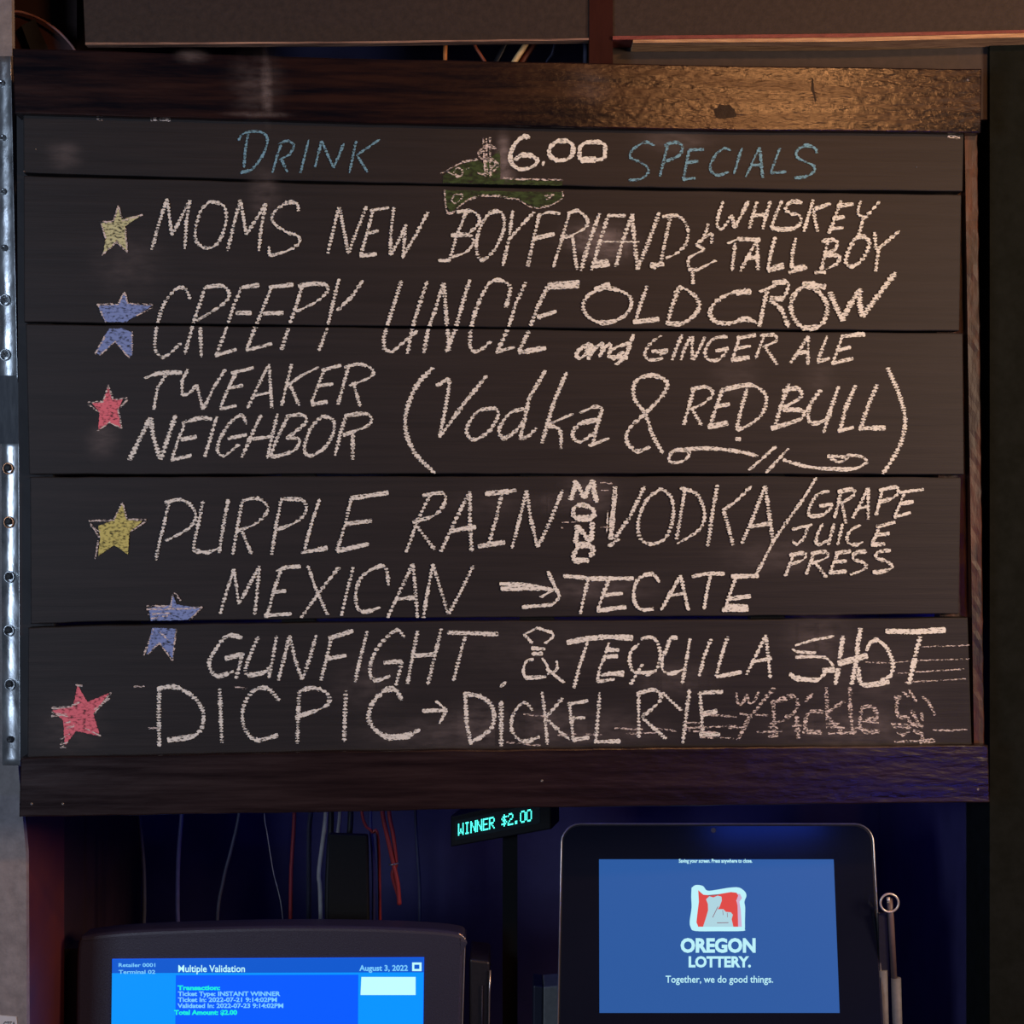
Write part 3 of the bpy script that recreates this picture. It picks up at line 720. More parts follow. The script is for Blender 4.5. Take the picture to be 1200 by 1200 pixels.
write('chalk_line', 'c_thin', [
 ('L', '~188,514 194,548 210,552 226,520 / ~226,522 234,552 252,545 268,510', 2.6),
 ('L', '322,498 270,560 230,610 194,682', 3.6),
 ('O', '30,500 35,620 35,720 / ~15,520 90,495 150,480 175,520 150,580 100,605 / 262,462 215,512 / 165,590 172,650 178,730 / ~325,572 250,570 220,620 228,680 315,692 / 340,425 346,560 345,620 / 445,508 350,572 / 350,600 430,686 / 480,425 480,540 490,640 502,705 / ~540,550 608,540 640,602 570,622 / ~548,560 538,640 560,682 655,686', 3.4),
 ('O', '738,488 782,488 / 756,498 752,560 765,605 / 768,600 830,604 / 755,690 790,705 830,685 / 820,440 850,480 872,515 / 790,450 830,490 / 840,560 870,620 905,665 / 905,480 940,510 965,560 978,592 / 900,575 905,625 / 835,640 912,655 / 850,680 905,700 905,740 / 820,615 860,660 / 885,745 980,738', 3.0)], 3.2, .9, 'last line in faint broken chalk, right hand words and small glass drawing')
write('chalk_scratch', 'c_thin', [
 ('O', '965,678 1080,680 1168,674 / 720,640 830,650 / 720,660 840,665 / 740,745 900,742 / 10,640 100,620 / 0,660 60,665 / 0,690 60,695 / 0,715 60,712 / 140,655 200,650 / 150,680 190,680 / 200,690 320,700 / 340,640 420,640 / 340,660 450,665 / 350,700 460,690 / 420,700 520,690 / 480,660 560,670 / 550,625 650,635', 1.5, .1),
 ('O', '740,280 900,270 1180,260 / 760,345 1150,320 / 560,280 720,285 / 800,398 1160,378 / 900,190 1180,180', .8, .1),
 ('L', '60,590 190,600 / 0,640 190,632 / 20,650 120,655 / 60,672 180,676 / 0,620 60,622 / 160,640 230,636 / 200,590 300,595 / 260,655 350,650', 1.3, .1),
 ('K', '960,640 1060,645 / 1000,660 1120,655 / 760,665 830,660 / 860,660 920,665 / 1100,640 1180,650 / 640,590 720,600 / 580,690 700,700', 1.2, .1),
 ('J', '470,495 510,493 / 820,495 870,500 / 520,640 560,640', 1.2, .1),
 ('A', '530,422 600,424 / 340,418 360,424 / 780,410 960,416', 1.4, .1), ('C', '930,478 975,486', 1.6, .1),
 ('M', '440,290 520,300 800,304', 1.4, .1), ('R', '200,570 400,565 / 190,640 220,640 / 680,630 800,632 / 690,60 850,70 / 700,160 800,160', .8, .1),
 ], 1.3, .1, 'faint chalk scratches along the grain')['kind'] = 'stuff'

# soft smears of chalk dust
def smear(patches):
    verts, faces, al = [], [], []
    for (x, y, rx, ry, a, ang) in patches:
        n = 10; base = len(verts)
        ca, sa = math.cos(math.radians(ang)), math.sin(math.radians(ang))
        for i in range(n+1):
            for j in range(n+1):
                u = i/n*2-1; v = j/n*2-1
                qx = x+u*rx*ca-v*ry*sa; qy = y+u*rx*sa+v*ry*ca
                off = .0007
                if qy < interp(H1, qx) or qy > interp(F0, qx): off = .0103
                verts.append(B.p(qx, qy, off))
                g = max(0, 1-math.hypot(u, v))
                if in_gap(qx, qy) and off < .005: g = 0
                al.append(a*g*g*(3-2*g))
        for i in range(n):
            for j in range(n):
                q = base+i*(n+1)+j
                faces.append((q, q+1, q+n+2, q+n+1))
    me = bpy.data.meshes.new('chalk_dust'); me.from_pydata(verts, [], faces)
    at = me.attributes.new('a', 'FLOAT', 'POINT')
    for i, v in enumerate(al): at.data[i].value = v
    return link('chalk_dust', me, M['dust'], sign)
for q_ in ([(590, 185, 12, 40, .55, 0), (593, 206, 16, 14, .45, 0), (700, 278, 60, 26, .40, 0), (712, 292, 50, 24, .38, 0),
       (310, 228, 26, 50, .16, 0), (150, 310, 60, 50, .10, 0), (120, 515, 26, 30, .2, 30),
       (790, 165, 60, 20, .18, 0), (862, 440, 40, 40, .10, 0), (960, 440, 30, 40, .08, 0),
       (650, 590, 40, 18, .12, 0), (690, 580, 50, 30, .22, 0), (580, 590, 80, 30, .06, 0), (960, 750, 60, 40, .16, 0),
       (560, 850, 60, 40, .22, 0), (640, 850, 60, 40, .18, 0), (500, 860, 120, 30, .14, 0), (700, 855, 120, 36, .16, 0),
       (1000, 855, 140, 34, .20, 0), (1020, 800, 110, 70, .08, 0), (430, 800, 60, 50, .10, 0), (790, 795, 70, 30, .15, 0),
       (80, 850, 60, 50, .10, 0), (75, 182, 30, 24, .18, 0), (640, 760, 200, 50, .05, 0), (700, 690, 100, 24, .16, 0), (910, 652, 90, 30, .12, 0)]): smear([q_])
for q_ in ([(312, 104, 10, 50, .35, -2), (300, 100, 45, 50, .14, 0), (225, 66, 26, 12, .25, 0), (300, 134, 50, 5, .35, 1), (690, 100, 40, 30, .12, 0)]): smear([q_])

# knots and splits on the top rail
bm = bmesh.new()
def blob(bm, cx, cy, rx, ry, off, n=16, ang=0):
    ca, sa = math.cos(ang), math.sin(ang); vsx = []
    for k in range(n):
        q = 2*math.pi*k/n; r = random.uniform(.8, 1.15)
        u, v = rx*r*math.cos(q), ry*r*math.sin(q)
        vsx.append(bm.verts.new(B.p(cx+u*ca-v*sa, cy+u*sa+v*ca, off)))
    bm.faces.new(vsx)
KM = surf('dark_knot', (.006, .003, .002), (.012, .006, .004), .55, (100, 100, 100), .5, spec=.3)
blob(bm, 849, 131, 14, 9, .01015)
bm_obj('knot', bm, KM, sign, label='dark knot in the top rail')
bm = bmesh.new()
bm.faces.new([bm.verts.new(B.p(x, y, .01015)) for x, y in [(951, 91), (953, 93), (954, 105), (957, 118), (955, 119), (952, 108), (950.5, 106), (951, 98)]])
bm_obj('split', bm, KM, sign, label='dark split in the top rail')

# ------------------------------------------------------------ perforated straps on the pillar
def strap(loc_y, xs0, xs1, y0, y1, screws, label, dark, group):
    t = empty('metal_strap', W((xs1[0]+xs1[1])/2, y1, loc_y), label=label, cat='bracket', group=group)
    bm = bmesh.new(); n = 48
    rings = []
    for i in range(n+1):
        s = i/n; y = y0+(y1-y0)*s
        a = xs0[0]+(xs1[0]-xs0[0])*s; b = xs0[1]+(xs1[1]-xs0[1])*s
        bow = .0012*math.sin(s*math.pi*12) if dark else .0008*math.sin(s*math.pi*10)
        row = []
        for (px, dy) in ((a, .003), (a, -.0), (a+(b-a)*.5, -.0006-bow), (b-1.4, -.0008), (b-.6, -.0022), (b, -.0018), (b, .003)):
            row.append(bm.verts.new(W(px, y, loc_y)+Vector((0, dy, 0))))
        rings.append(row)
    m = len(rings[0])
    for A, Q in zip(rings, rings[1:]):
        for q in range(m): bm.faces.new((A[q], Q[q], Q[(q+1) % m], A[(q+1) % m]))
    bm.faces.new(rings[0]); bm.faces.new(rings[-1][::-1])
    under(bm_obj('plate', bm, M['zinc'], smooth=True), t)
    for (x, y, kind) in screws:
        c = W(x, y, loc_y)+Vector((0, -.0022, 0))
        if kind != 'plain':
            bm = bmesh.new()
            r0, r1 = .0068, .0042
            for r_, th_ in (((r0+r1)/2, (r0-r1)/2),):
                pts_ = [c+Vector((r_*math.cos(q), 0, r_*1.15*math.sin(q)-.001)) for q in [2*math.pi*k/24 for k in range(25)]]
                add_tube(bm, pts_, th_*.7, 6, caps=False)
            under(bm_obj('screw_ring', bm, M['copper'] if kind == 'copper' else M['zinc'], smooth=True), t)  # copper tone paints the ring reflections around the lower holes
        bm = screw_bm(.0042, .0018)
        for v in bm.verts: v.co += c+Vector((0, -.0003, 0))
        sc = under(bm_obj('screw', bm, M['screw_dark'] if dark else M['zinc'], smooth=False), t)
        bm = bmesh.new()
        for k in range(2):
            a_ = .6+k*math.pi/2
            dx, dz = math.cos(a_)*.0024, math.sin(a_)*.0024
            px_, pz_ = -math.sin(a_)*.0006, math.cos(a_)*.0006
            bm.faces.new([bm.verts.new(c+Vector((sx*dx+s2*px_, -.0022-.00005*k, sx*dz+s2*pz_))) for sx, s2 in ((-1, -1), (1, -1), (1, 1), (-1, 1))])
        r = bm_obj('cross_recess', bm, M['ink'])
        r.parent = sc
    return t
strap(.0335, (-4, 13.5), (-2, 21.5), 66, 448, [(2, 98, 'plain'), (3.5, 162, 'plain'), (4, 225, 'plain'), (5, 291, 'plain'), (6, 351, 'steel'), (6.5, 415, 'steel')],
      'upper galvanised strap with bright screws on the grey pillar', False, None)
strap(.0335, (1.5, 23), (2.5, 24.5), 516, 897, [(10, 548, 'copper'), (11, 611, 'copper'), (11.5, 675, 'steel'), (11, 738, 'steel'), (12, 801, 'steel'), (12.5, 866, 'plain')],
      'lower galvanised strap with dark screws and copper ring reflections on the grey pillar', True, None)
slab('trim_9', [(-40, 440), (21.5, 440), (23, 520), (-40, 520)], .0325, .0348, M['pillar_dark'], kind='structure')
# sticker
st = empty('sticker', W(10, 1215, .034), label='white printed sticker on the grey pillar at the bottom left', cat='sticker')
f = [W(-30, 1187, .0338), W(19, 1191.5, .0338), W(22, 1216, .0338), W(-30, 1216, .0338)]
bm = bmesh.new(); add_prism(bm, f, [p+Vector((0, .001, 0)) for p in f])
under(bm_obj('paper', bm, M['label']), st)

def text_mesh(body, size, off=0.0, align='CENTER', spacing=1.0, shear=0):
    cu = bpy.data.curves.new('t', 'FONT'); cu.body = body; cu.size = size; cu.offset = off
    cu.align_x = align; cu.space_character = spacing; cu.resolution_u = 3; cu.shear = shear
    o = bpy.data.objects.new('t', cu); C.objects.link(o)
    dg = bpy.context.evaluated_depsgraph_get()
    me = bpy.data.meshes.new_from_object(o.evaluated_get(dg))
    bpy.data.objects.remove(o); bpy.data.curves.remove(cu)
    return me
def text_on(fr, body, px, py, hpx, wpx, mat, parent, name='lettering', off=.001, bold=0.0, align='CENTER', **k):
    """cap height hpx, total width wpx, baseline centre/left at px,py on a frame"""
    me = text_mesh(body, 1.0, bold, align)
    xs = [v.co.x for v in me.vertices]; w0 = max(xs)-min(xs); x0 = min(xs)
    cx = 0 if align == 'LEFT' else .5
    for v in me.vertices:
        u = (v.co.x-x0)/w0-cx
        p = fr.p(px+u*wpx, py-v.co.y/.70*hpx, off)
        v.co = p
    for q in list(me.materials): me.materials.pop()
    return link(name, me, mat, parent, **k)
SF = Frame((0, .0338, EYE))
t_ = text_on(SF, 'CTEA', 11, 1206, 9, 14, M['ink'], None, off=.0004); t_.location = SF.loc
bpy.context.view_layer.update()
t_.parent = st; t_.matrix_parent_inverse = Matrix.Translation(st.location).inverted()

# ------------------------------------------------------------ left monitor
E_blue = emit('screen_blue', (.000, .105, 1.0), 1.0)
E_cyan = emit('screen_cyan', (.000, .30, 1.0), 1.0)
E_bar = emit('screen_title_bar', (.003, .10, .62), 1.0)
E_white = emit('screen_white', (.55, 1.0, 1.0), 1.0)
E_soft = emit('screen_pale_text', (.20, .62, 1.0), 1.0)
E_teal = emit('screen_teal', (.01, .85, .72), 1.0)

MF = Frame((W(320, 1200, .16).x, .16, .95), (math.radians(-4), 0, 0))
mon = empty('monitor', MF.loc, MF.rot, label='dark grey monitor with a bright blue text screen under the left of the sign', cat='monitor')
def poly_px(fr, pts, off): return [fr.p(x, y, off) for x, y in pts]
def prism_px(name, fr, pts, off0, off1, mat, parent, bevel=0, **k):
    bm = bmesh.new()
    f = poly_px(fr, pts, off0); b = [Vector((p.x, -off1, p.z)) for p in f]
    add_prism(bm, f, b)
    if bevel:
        bmesh.ops.recalc_face_normals(bm, faces=bm.faces[:])
        es = [e for e in bm.edges if all(abs(v.co.y+off0) < 1e-5 for v in e.verts)]
        bmesh.ops.bevel(bm, geom=es, offset=bevel, segments=3, profile=.5, affect='EDGES')
    return bm_obj(name, bm, mat, parent, **k)
outer = catmull([(88, 1200), (89, 1130), (92, 1102), (103, 1096), (150, 1091), (230, 1087.5), (320, 1085.5), (420, 1086), (500, 1089), (536, 1093), (544, 1098), (545, 1108), (542, 1200)], 4)
outer = [(88, 1475)]+outer+[(536, 1475)]
bm = bmesh.new()
scr = [(131.5, 1124), (497, 1122), (494, 1404), (128, 1404)]
f_o = poly_px(MF, outer, .012)
add_prism(bm, f_o, [Vector((p.x, .030, p.z)) for p in f_o])
bmesh.ops.recalc_face_normals(bm, faces=bm.faces[:])
es = [e for e in bm.edges if all(abs(v.co.y+.012) < 1e-5 for v in e.verts)]
bmesh.ops.bevel(bm, geom=es, offset=.006, segments=3, profile=.5, affect='EDGES')
bm_obj('housing', bm, M['bezel'], mon)
prism_px('rear_shell', MF, [(72, 1112), (300, 1104), (520, 1108), (520, 1470), (66, 1470)], -.031, -.075, M['blackplastic'], mon)
bm = bmesh.new(); add_tube(bm, [MF.p(x, y, .010) for x, y in catmull([(537, 1094), (543.5, 1099), (544.5, 1110), (541.5, 1210), (539, 1300)], 5)], .0009, 6)
bm_obj('bright_edge', bm, M['rim'], mon, smooth=True, label='thin light edge on the right side')
def quadp(x0, y0, x1, y1): return [(x0, y0), (x1, y0), (x1, y1), (x0, y1)]
prism_px('screen', MF, scr, .0135, .0120, E_blue, mon)
prism_px('title_bar', MF, [(132, 1124.5), (496.6, 1122.5), (496.4, 1141), (131.3, 1141)], .0140, .0136, E_bar, mon)
prism_px('bar_line', MF, [(131.2, 1140.5), (496.4, 1139.5), (496.3, 1142), (131.2, 1143)], .0143, .0141, E_cyan, mon)
prism_px('side_pane', MF, [(131.2, 1143), (206, 1143), (203, 1404), (128.2, 1404)], .0140, .0136, E_cyan, mon)
prism_px('side_pane', MF, [(420, 1142.2), (496.3, 1142), (494, 1404), (418, 1404)], .0140, .0136, E_cyan, mon)
prism_px('button', MF, [(423.5, 1145), (487, 1145), (487, 1166), (422.5, 1166)], .0145, .0141, E_white, mon, bevel=0)
prism_px('icon', MF, quadp(483, 1128, 494, 1138), .0145, .0141, E_white, mon)
prism_px('icon_center', MF, quadp(485.5, 1130.5, 491.5, 1135.5), .0149, .0146, E_bar, mon)
for body, x, y, h, w, m, bd in [('Multiple Validation', 209, 1139, 8.0, 78, E_white, .012),
        ('Retailer 0001', 139, 1133, 4.2, 43, E_soft, .02), ('Terminal 02', 139, 1141, 4.2, 43, E_soft, .02),
        ('August 3, 2022', 421, 1137.6, 6.5, 57, E_soft, .025),
        ('Transaction:', 208, 1160, 5.0, 50, E_teal, .05), ('Ticket Type: INSTANT WINNER', 208.5, 1167, 5.0, 120, E_soft, .03),
        ('Ticket In: 2022-07-21 9:14:02PM', 208.5, 1174, 5.0, 116, E_soft, .03), ('Validated In: 2022-07-23 9:14:02PM', 208, 1181, 5.0, 124, E_soft, .03),
        ('Total Amount: $2.00', 204, 1189, 5.2, 74, E_teal, .05)]:
    text_on(MF, body, x, y, h, w, m, mon, 'screen_text', .0146, bd, 'LEFT')
bm = bmesh.new(); add_box(bm, (MF.loc.x-.14, .14, ZC+.0005), (MF.loc.x+.14, .34, ZC+.012), .004); add_box(bm, (MF.loc.x-.035, .245, ZC+.011), (MF.loc.x+.035, .27, ZC+.20))
for v in bm.verts: v.co = MF.I @ v.co
bm_obj('stand', bm, M['blackplastic'], mon)

# ------------------------------------------------------------ kiosk tablet
TF = Frame((W(845, 1100, .05).x, .05, .90+.0), (math.radians(-15), 0, 0))
tab = empty('touch_terminal', TF.loc, TF.rot, label='black touch terminal with rounded corners showing a lottery screen under the right of the sign', cat='screen')
def rr(x0, y0, x1, y1, x0b, x1b, r, n=6):
    P = []
    for (cx, cy, a0) in ((x0+r, y0+r, 180), (x1-r, y0+r, 270)):
        for k in range(n+1):
            a = math.radians(a0+90*k/n)
            P.append((cx+r*math.cos(a), cy+r*math.sin(a)))
    P += [(x1b, y1), (x0b, y1)]
    return P
body_o = rr(658, 965.5, 1023.5, 1330, 651, 1043, 22)
body_o2 = [(x, y) for x, y in body_o]
prism_px('housing', TF, body_o2, .0, -.022, M['blackplastic'], tab)
inn = rr(660.5, 968, 1021, 1327, 654, 1040.5, 20)
prism_px('front_glass', TF, inn, .0012, .0001, M['glass'], tab)
bm = bmesh.new()
edge = body_o[:-2]
path = [(651.3, 1325)]+edge+[(1042.7, 1325)]
add_tube(bm, [TF.p(x, y, .0005) for x, y in path], .0011, 6)
bm_obj('metal_rim', bm, M['rim'], tab, smooth=True, label='thin metal rim')
E_tab = emit('lottery_screen_blue', (.022, .100, .345), 1.0)
E_tw = emit('lottery_white', (.50, .88, .95), 1.0)
E_tr = emit('lottery_red', (.72, .065, .055), 1.0)
E_tp = emit('lottery_pale', (.42, .66, .74), 1.0)
E_pk = emit('lottery_pink', (.62, .42, .62), 1.0)
prism_px('screen', TF, [(702, 1007), (977, 1007), (984, 1187), (702.5, 1187)], .0020, .0013, E_tab, tab)
def T_(s): return [(780+float(a.split(',')[0])/7.056, 1000+float(a.split(',')[1])/7.056) for a in s.split()]
def lg(name, s, off, m, smooth=True):
    P = T_(s)
    if smooth:
        Q = P+P[:1]; P = catmull(Q, 4)[:-1]
    return prism_px(name, TF, P, off, off-.0003, m, tab)
lg('logo_border', '215,285 250,262 308,270 345,308 430,300 520,285 602,282 652,312 668,350 652,400 658,450 656,560 655,622 638,642 440,644 245,642 208,612 200,560 215,450 212,360', .0026, E_tw)
lg('logo_pink', '585,335 615,335 632,370 610,400 622,470 630,607 590,607 590,450', .0029, E_pk, False)
lg('logo_ground', '270,305 312,342 350,345 440,337 540,320 588,326 600,350 585,390 595,430 600,607 270,607 255,570 265,480 275,400', .0032, E_tr, False)
lg('logo_hand', '335,380 362,355 395,365 430,350 462,358 465,390 447,440 430,462 478,462 498,484 540,488 556,508 546,545 560,607 310,607 332,540 352,470 350,420', .0036, E_tp, False)
for q, s in enumerate(['350,345 440,337 440,345 350,354', '425,572 520,570 520,576 425,578', '430,440 436,440 392,530 386,530', '470,470 474,470 478,510 474,510', '508,492 512,492 514,528 510,528']):
    lg('logo_line', s, .0040, emit('logo_line_%d' % q, (.25, .12, .16), 1), False)
text_on(TF, 'OREGON', 841.5, 1115.5, 15.5, 88, E_tw, tab, 'screen_text', .0026, .045)
text_on(TF, 'LOTTERY.', 843.5, 1133, 12.0, 73, E_tw, tab, 'screen_text', .0026, .04)
text_on(TF, 'Together, we do good things.', 843, 1151.5, 8.2, 126, E_tw, tab, 'screen_text', .0026, .012)
text_on(TF, 'Saving your screen. Press anywhere to close.', 838.5, 1010.8, 4.2, 86, E_tw, tab, 'screen_text', .0026, .03)
bm = bmesh.new()
c = TF.p(836, 973, .0015)
vsx = [bm.verts.new(c+Vector((.0032*math.cos(a), 0, .0032*math.sin(a)))) for a in [2*math.pi*k/16 for k in range(16)]]
bm.faces.new(vsx)
co = bm_obj('camera_lens', bm, surf('lens_grey', (.06, .06, .07), (.1, .1, .11), .3), tab)
zc = TF.I @ Vector((TF.loc.x, .05+.16, .90))
bm = bmesh.new()
# foot made in world space then moved to local
add_box(bm, (TF.loc.x-.10, .03, ZC+.0005), (TF.loc.x+.10, .22, ZC+.012), .003)
add_box(bm, (TF.loc.x-.03, .115, ZC+.011), (TF.loc.x+.03, .14, 1.10))
for v in bm.verts: v.co = TF.I @ v.co
bm_obj('stand', bm, M['blackplastic'], tab)

# ------------------------------------------------------------ customer display reading WINNER $2.00
DF = Frame(W(580, 975, .22), (0, 0, math.radians(-14)))
dp = empty('customer_display', DF.loc, DF.rot, label='dark customer display with glowing teal WINNER $2.00 just under the sign', cat='display')
FONT = {'W': ['10001', '10001', '10001', '10101', '10101', '11011', '10001'], 'I': ['01110', '00100', '00100', '00100', '00100', '00100', '01110'],
 'N': ['10001', '11001', '11001', '10101', '10011', '10011', '10001'], 'E': ['11111', '10000', '10000', '11110', '10000', '10000', '11111'],
 'R': ['11110', '10001', '10001', '11110', '10100', '10010', '10001'], '$': ['00100', '01111', '10100', '01110', '00101', '11110', '00100'],
 '2': ['01110', '10001', '00001', '00110', '01000', '10000', '11111'], '.': ['00000', '00000', '00000', '00000', '00000', '01100', '01100'],
 '0': ['01110', '10001', '10001', '10001', '10001', '10001', '01110'], ' ': ['00000']*7}
verts, faces = [], []
def bil(u, v): return (536.8+(624-536.8)*u, 965.5+(947.8-965.5)*u+14.2*v)
TX = 'WINNER $2.00'
for ci, ch in enumerate(TX):
    for r_ in range(7):
        for c_ in range(5):
            if FONT[ch][r_][c_] == '1':
                u0 = (ci+(c_+.0)/5.6)/12; v0 = r_/7
                u1 = u0+.98/5.6/12; v1 = v0+.86/7
                b0 = len(verts)
                for (u, v) in ((u0, v0), (u1, v0), (u1, v1), (u0, v1)): verts.append(DF.p(*bil(u, v), .0015))
                faces.append((b0, b0+1, b0+2, b0+3))
me = bpy.data.meshes.new('lit_text'); me.from_pydata(verts, [], faces)
link('lit_text', me, emit('vfd_teal', (.08, 1.0, .80), 2.0), dp, label='glowing teal dot letters WINNER $2.00')
case = [bil(-.10, -.75), bil(1.25, -.95), bil(1.25, 2.0), bil(-.10, 1.8)]
prism_px('window', DF, [bil(-.04, -.3), bil(1.1, -.35), bil(1.1, 1.3), bil(-.04, 1.3)], .0008, .0001, surf('tinted_window', (.002, .012, .016), (.003, .016, .02), .25), dp)
prism_px('case', DF, case, 0, -.05, M['black'], dp, bevel=.002)
bm = bmesh.new()
zb = ZC
loc0 = DF.I
add_box(bm, (DF.loc.x-.01+.02, .245, zb+.01), (DF.loc.x+.01+.02, .262, W(580, 985, .22).z)); add_box(bm, (DF.loc.x-.01, .25, zb+.0005), (DF.loc.x+.08, .33, zb+.012), .003)
for v in bm.verts: v.co = DF.I @ v.co
bm_obj('pole', bm, M['black'], dp)

# ------------------------------------------------------------ small things between the screens
def upright(name, quad, y0, depth, mat, parent=None, bevel=.002, **k):
    f = [W(x, y, y0) for x, y in quad]; f[2].z = f[3].z = ZC+.0005
    bm = bmesh.new(); add_prism(bm, f, [Vector((p.x, y0+depth, p.z)) for p in f])
    bmesh.ops.recalc_face_normals(bm, faces=bm.faces[:])
    bmesh.ops.bevel(bm, geom=bm.edges[:], offset=bevel, segments=2, profile=.5, affect='EDGES')
    return bm_obj(name, bm, mat, parent, **k)
g = empty('grey_case', W(640, 1400, .19), label='small grey plastic box left of the touch terminal at the frame bottom', cat='box')
g.location.z = ZC+.0005
under(upright('shell', [(637, 1156.5), (664, 1154.5), (656, 1500), (634, 1500)], .19, .05, M['greybox']), g)
under(upright('side_cover', [(625, 1155), (636.5, 1156.5), (633.5, 1500), (622, 1500)], .192, .05, surf('navy_cover', (.012, .016, .035), (.016, .02, .042), .5)), g)
d2 = empty('slim_device', W(560, 1400, .17), label='slim black device with bright edge right of the blue monitor', cat='device')
d2.location.z = ZC+.0005
under(upright('shell', [(550, 1124), (574, 1127), (572, 1500), (549, 1500)], .17, .08, M['blackplastic'], bevel=.003), d2)
bm = bmesh.new(); add_tube(bm, [W(574.5, 1137, .167), W(573.5, 1165, .167), W(572.5, 1240, .167)], .0011, 6)
under(bm_obj('bright_edge', bm, M['rim'], smooth=True, label='thin edge highlight'), d2)  # pale tube stands in for the highlight on the device edge
bm = bmesh.new(); add_tube(bm, [W(565, 1155, .167), W(564.5, 1240, .167)], .0007, 6)
under(bm_obj('edge_line', bm, M['bezel'], smooth=True), d2)

rod = empty('ring_topped_rod', W(1045, 1250, .10), label='chrome ring on a thin dark rod right of the touch terminal', cat='tool')
rod.location.z = ZC+.0005
bm = bmesh.new()
c = W(1042.3, 1058, .10); R_ = .0112
add_tube(bm, [c+Vector((R_*math.cos(a), 0, R_*math.sin(a))) for a in [2*math.pi*k/32 for k in range(33)]], .0014, 10, caps=False)
under(bm_obj('ring', bm, M['chrome'], smooth=True, label='chrome ring'), rod)
bm = bmesh.new(); add_tube(bm, [W(1042.5, 1053, .106), W(1044, 1075, .106), W(1048, 1150, .106)], .0038, 10)
under(bm_obj('shaft', bm, surf('brown_shaft', (.10, .07, .065), (.14, .10, .095), .45), smooth=True), rod)
bm = bmesh.new(); add_tube(bm, [W(1041, 1051.5, .1005), W(1041.3, 1058, .1005)], .0022, 8)
under(bm_obj('pin', bm, M['chrome'], smooth=True, label='bright pin inside the ring'), rod)
bm = bmesh.new(); e0 = W(1052, 1400, .106); e0.z = ZC+.0005
add_tube(bm, [W(1050, 1146, .106), W(1052, 1215, .106), e0], .0062, 12)
under(bm_obj('sleeve', bm, M['greybox'], smooth=True), rod)
rod2 = empty('dark_flat_handle', W(1034, 1250, .10), label='black handle in a grey sleeve against the edge of the touch terminal', cat='tool')
rod2.location.z = ZC+.0005
bm = bmesh.new()
q = [(1029.5, 1071), (1040, 1069), (1042, 1144), (1031, 1140)]
f = [W(x, y, .108) for x, y in q]; add_prism(bm, f, [p+Vector((0, .006, 0)) for p in f])
under(bm_obj('handle', bm, M['blackplastic']), rod2)
bm = bmesh.new(); e0 = W(1037, 1400, .108); e0.z = ZC+.0005
add_tube(bm, [W(1034.5, 1137, .108), W(1036.5, 1215, .108), e0], .0058, 12)
under(bm_obj('sleeve', bm, M['greybox'], smooth=True), rod2)

# ------------------------------------------------------------ cables
cm = {'slate': cable_mat('slate_cable', (.04, .042, .07)), 'blue': cable_mat('blue_cable', (.05, .05, .14)), 'red': cable_mat('red_cable', (.24, .022, .022)),
      'white': cable_mat('white_cable', (.28, .26, .25)), 'black': cable_mat('black_cable', (.012, .012, .015)), 'orange': cable_mat('orange_cable', (.55, .20, .06)),
      'cream': cable_mat('cream_cable', (.85, .58, .28)), 'brown': cable_mat('brown_cable', (.28, .07, .03)), 'dimred': cable_mat('dark_red_cable', (.18, .02, .025))}
def cable(px, y, r, c, label, group='cables hanging behind the lower rail of the sign', ext=None):
    P = catmull(px, 6)
    bm = bmesh.new(); add_tube(bm, [W(a, b, y) for a, b in P], r, 8)
    return bm_obj('cable', bm, cm[c], smooth=True, label=label, cat='cable', group=group)
cable([(158, 900), (163, 955), (168, 1010), (169, 1060), (168, 1100), (166, 1250)], .30, .0030, 'slate', 'slate grey cable, leftmost of those hanging under the sign')
cable([(216, 900), (213, 955), (209, 1005), (208, 1060), (209, 1110), (208, 1250)], .30, .0030, 'blue', 'blue grey cable hanging second from the left under the sign')
cable([(284, 900), (280, 955), (271, 995), (262, 1030), (254, 1085), (250, 1250)], .34, .0024, 'slate', 'dim slate cable slanting down left, third under the sign')
cable([(310, 900), (310, 955), (313, 976), (320, 1020), (332, 1084), (335, 1250)], .34, .0007, 'white', 'very thin pale wire slanting down right above the monitor')
cable([(346, 900), (345, 955), (342.5, 1000), (341, 1030), (340, 1120), (340, 1250)], .32, .0028, 'dimred', 'dark red cable hanging left of the white cables')
cable([(384, 900), (382, 955), (378, 990), (374, 1025), (376, 1060), (378, 1250)], .29, .0034, 'white', 'white cable bending left, the longest pale one under the sign')
cable([(400, 900), (398.5, 955), (395, 985), (390, 1030), (390, 1250)], .33, .0030, 'white', 'short pale cable beside the bent white cable')
cable([(412, 900), (411, 955), (409, 990), (408, 1040), (406, 1250)], .31, .0040, 'black', 'thick black cable between the white and the red cables')
cable([(370, 900), (364, 955), (362, 1000), (362, 1250)], .36, .0035, 'slate', 'dim slate cable just left of the bent white cable')
cable([(422, 900), (424, 950), (429, 968), (436, 975), (444, 1000), (446, 1250)], .30, .0022, 'red', 'thin red cable curving right beside the tied red pair')
cable([(446, 900), (448, 950), (455, 985), (461, 1012), (466, 1035), (468, 1060)], .27, .0030, 'red', 'red cable, left one of the tied pair')
cable([(457, 900), (456, 950), (461, 980), (464, 1012), (460, 1025), (467, 1050)], .274, .0028, 'red', 'red cable, right one of the tied pair')
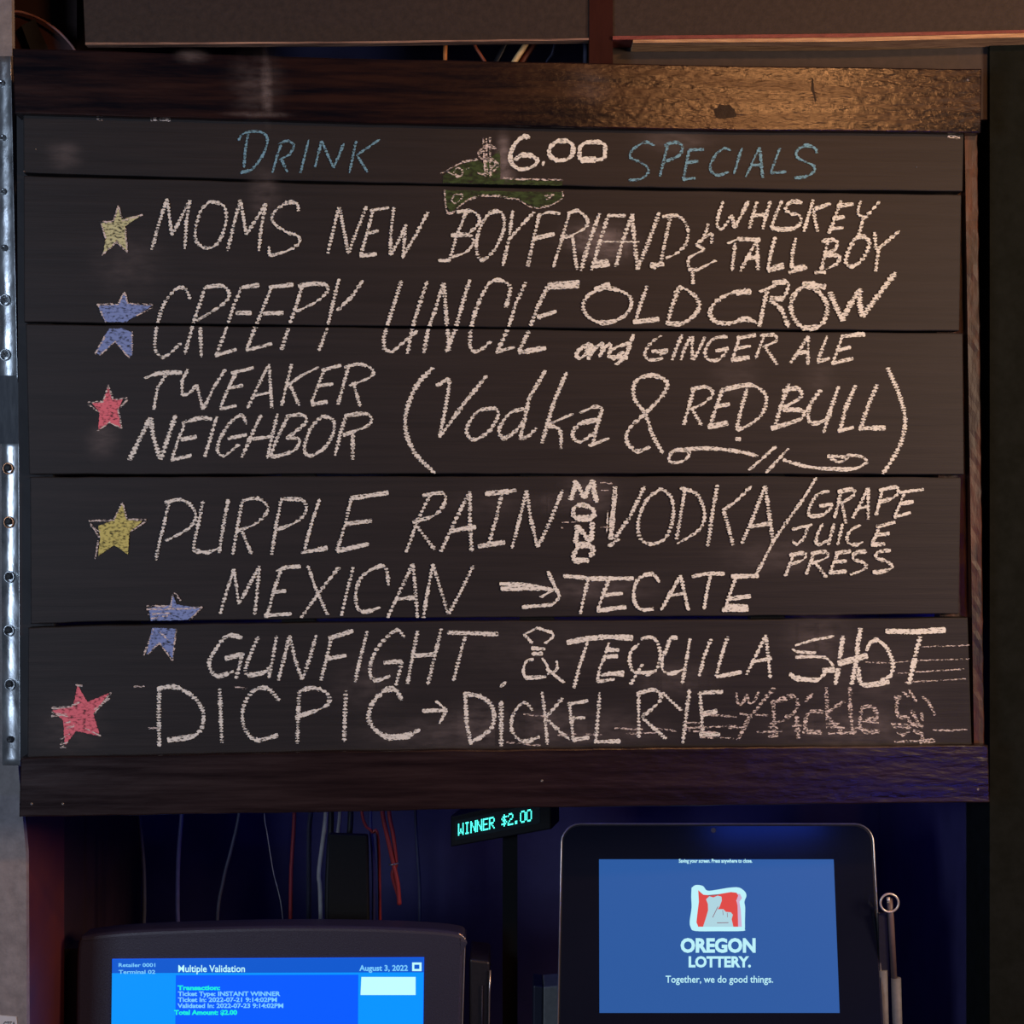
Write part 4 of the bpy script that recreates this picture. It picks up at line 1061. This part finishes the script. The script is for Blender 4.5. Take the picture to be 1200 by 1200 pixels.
cable([(488, 900), (487, 955), (490, 1010), (492, 1060), (492, 1250)], .34, .0022, 'slate', 'thin slate cable right of the red pair')
cable([(436, 900), (434, 960), (437, 1000), (438, 1060), (436, 1250)], .34, .0026, 'blue', 'dim blue cable behind the red cables')
bm = bmesh.new(); q = [(385, 977), (431, 979), (433, 1100), (383, 1100)]
f = [W(x, y, .27) for x, y in q]; add_prism(bm, f, [p+Vector((0, .012, 0)) for p in f])
bmesh.ops.recalc_face_normals(bm, faces=bm.faces[:]); bmesh.ops.bevel(bm, geom=bm.edges[:], offset=.003, segments=2, profile=.5, affect='EDGES')
tag(bm_obj('power_supply', bm, M['black']), 'black power supply block hanging among the cables under the sign', 'power supply')
cable([(386, 900), (388, 960), (386, 1000), (384, 1060), (386, 1250)], .35, .0042, 'black', 'thick black cable behind the bent white cable')
bm = bmesh.new(); c = W(461.5, 1012, .272)
add_tube(bm, [c+Vector((.0062*math.cos(a), .005*math.sin(a), .0012*math.cos(a))) for a in [2*math.pi*k/16 for k in range(17)]], .0012, 6, caps=False)
tag(bm_obj('cable_tie', bm, M['screw'], smooth=True), 'small cable tie around the red cable pair', 'tie')
gt = 'cables in the gap above the sign'
cable([(522, 20), (522, 52), (521.5, 72), (521, 140)], .11, .0026, 'orange', 'upright orange brown cable in the gap above the sign', gt)
cable([(545, 20), (556, 52), (563, 64), (580, 90)], .11, .0020, 'brown', 'thin brown cable slanting down right in the gap above the sign', gt)
cable([(632, 20), (616, 52), (603, 72), (580, 110)], .105, .0036, 'cream', 'bright cream cable slanting down left in the gap above the sign', gt)
cable([(640, 20), (625, 52), (612, 72), (592, 110)], .115, .0044, 'brown', 'thick red brown cable beside the cream one above the sign', gt)
cable([(605, 20), (592, 52), (582, 72), (560, 110)], .12, .0036, 'black', 'black cable left of the cream cable above the sign', gt)
cable([(655, 20), (648, 60), (641, 72), (620, 110)], .12, .0016, 'slate', 'thin slate wire right of the cream cable above the sign', gt)
cable([(685, 20), (686, 55), (686, 76), (686, 130)], .11, .0030, 'slate', 'upright slate cable against the dark red post above the sign', gt)
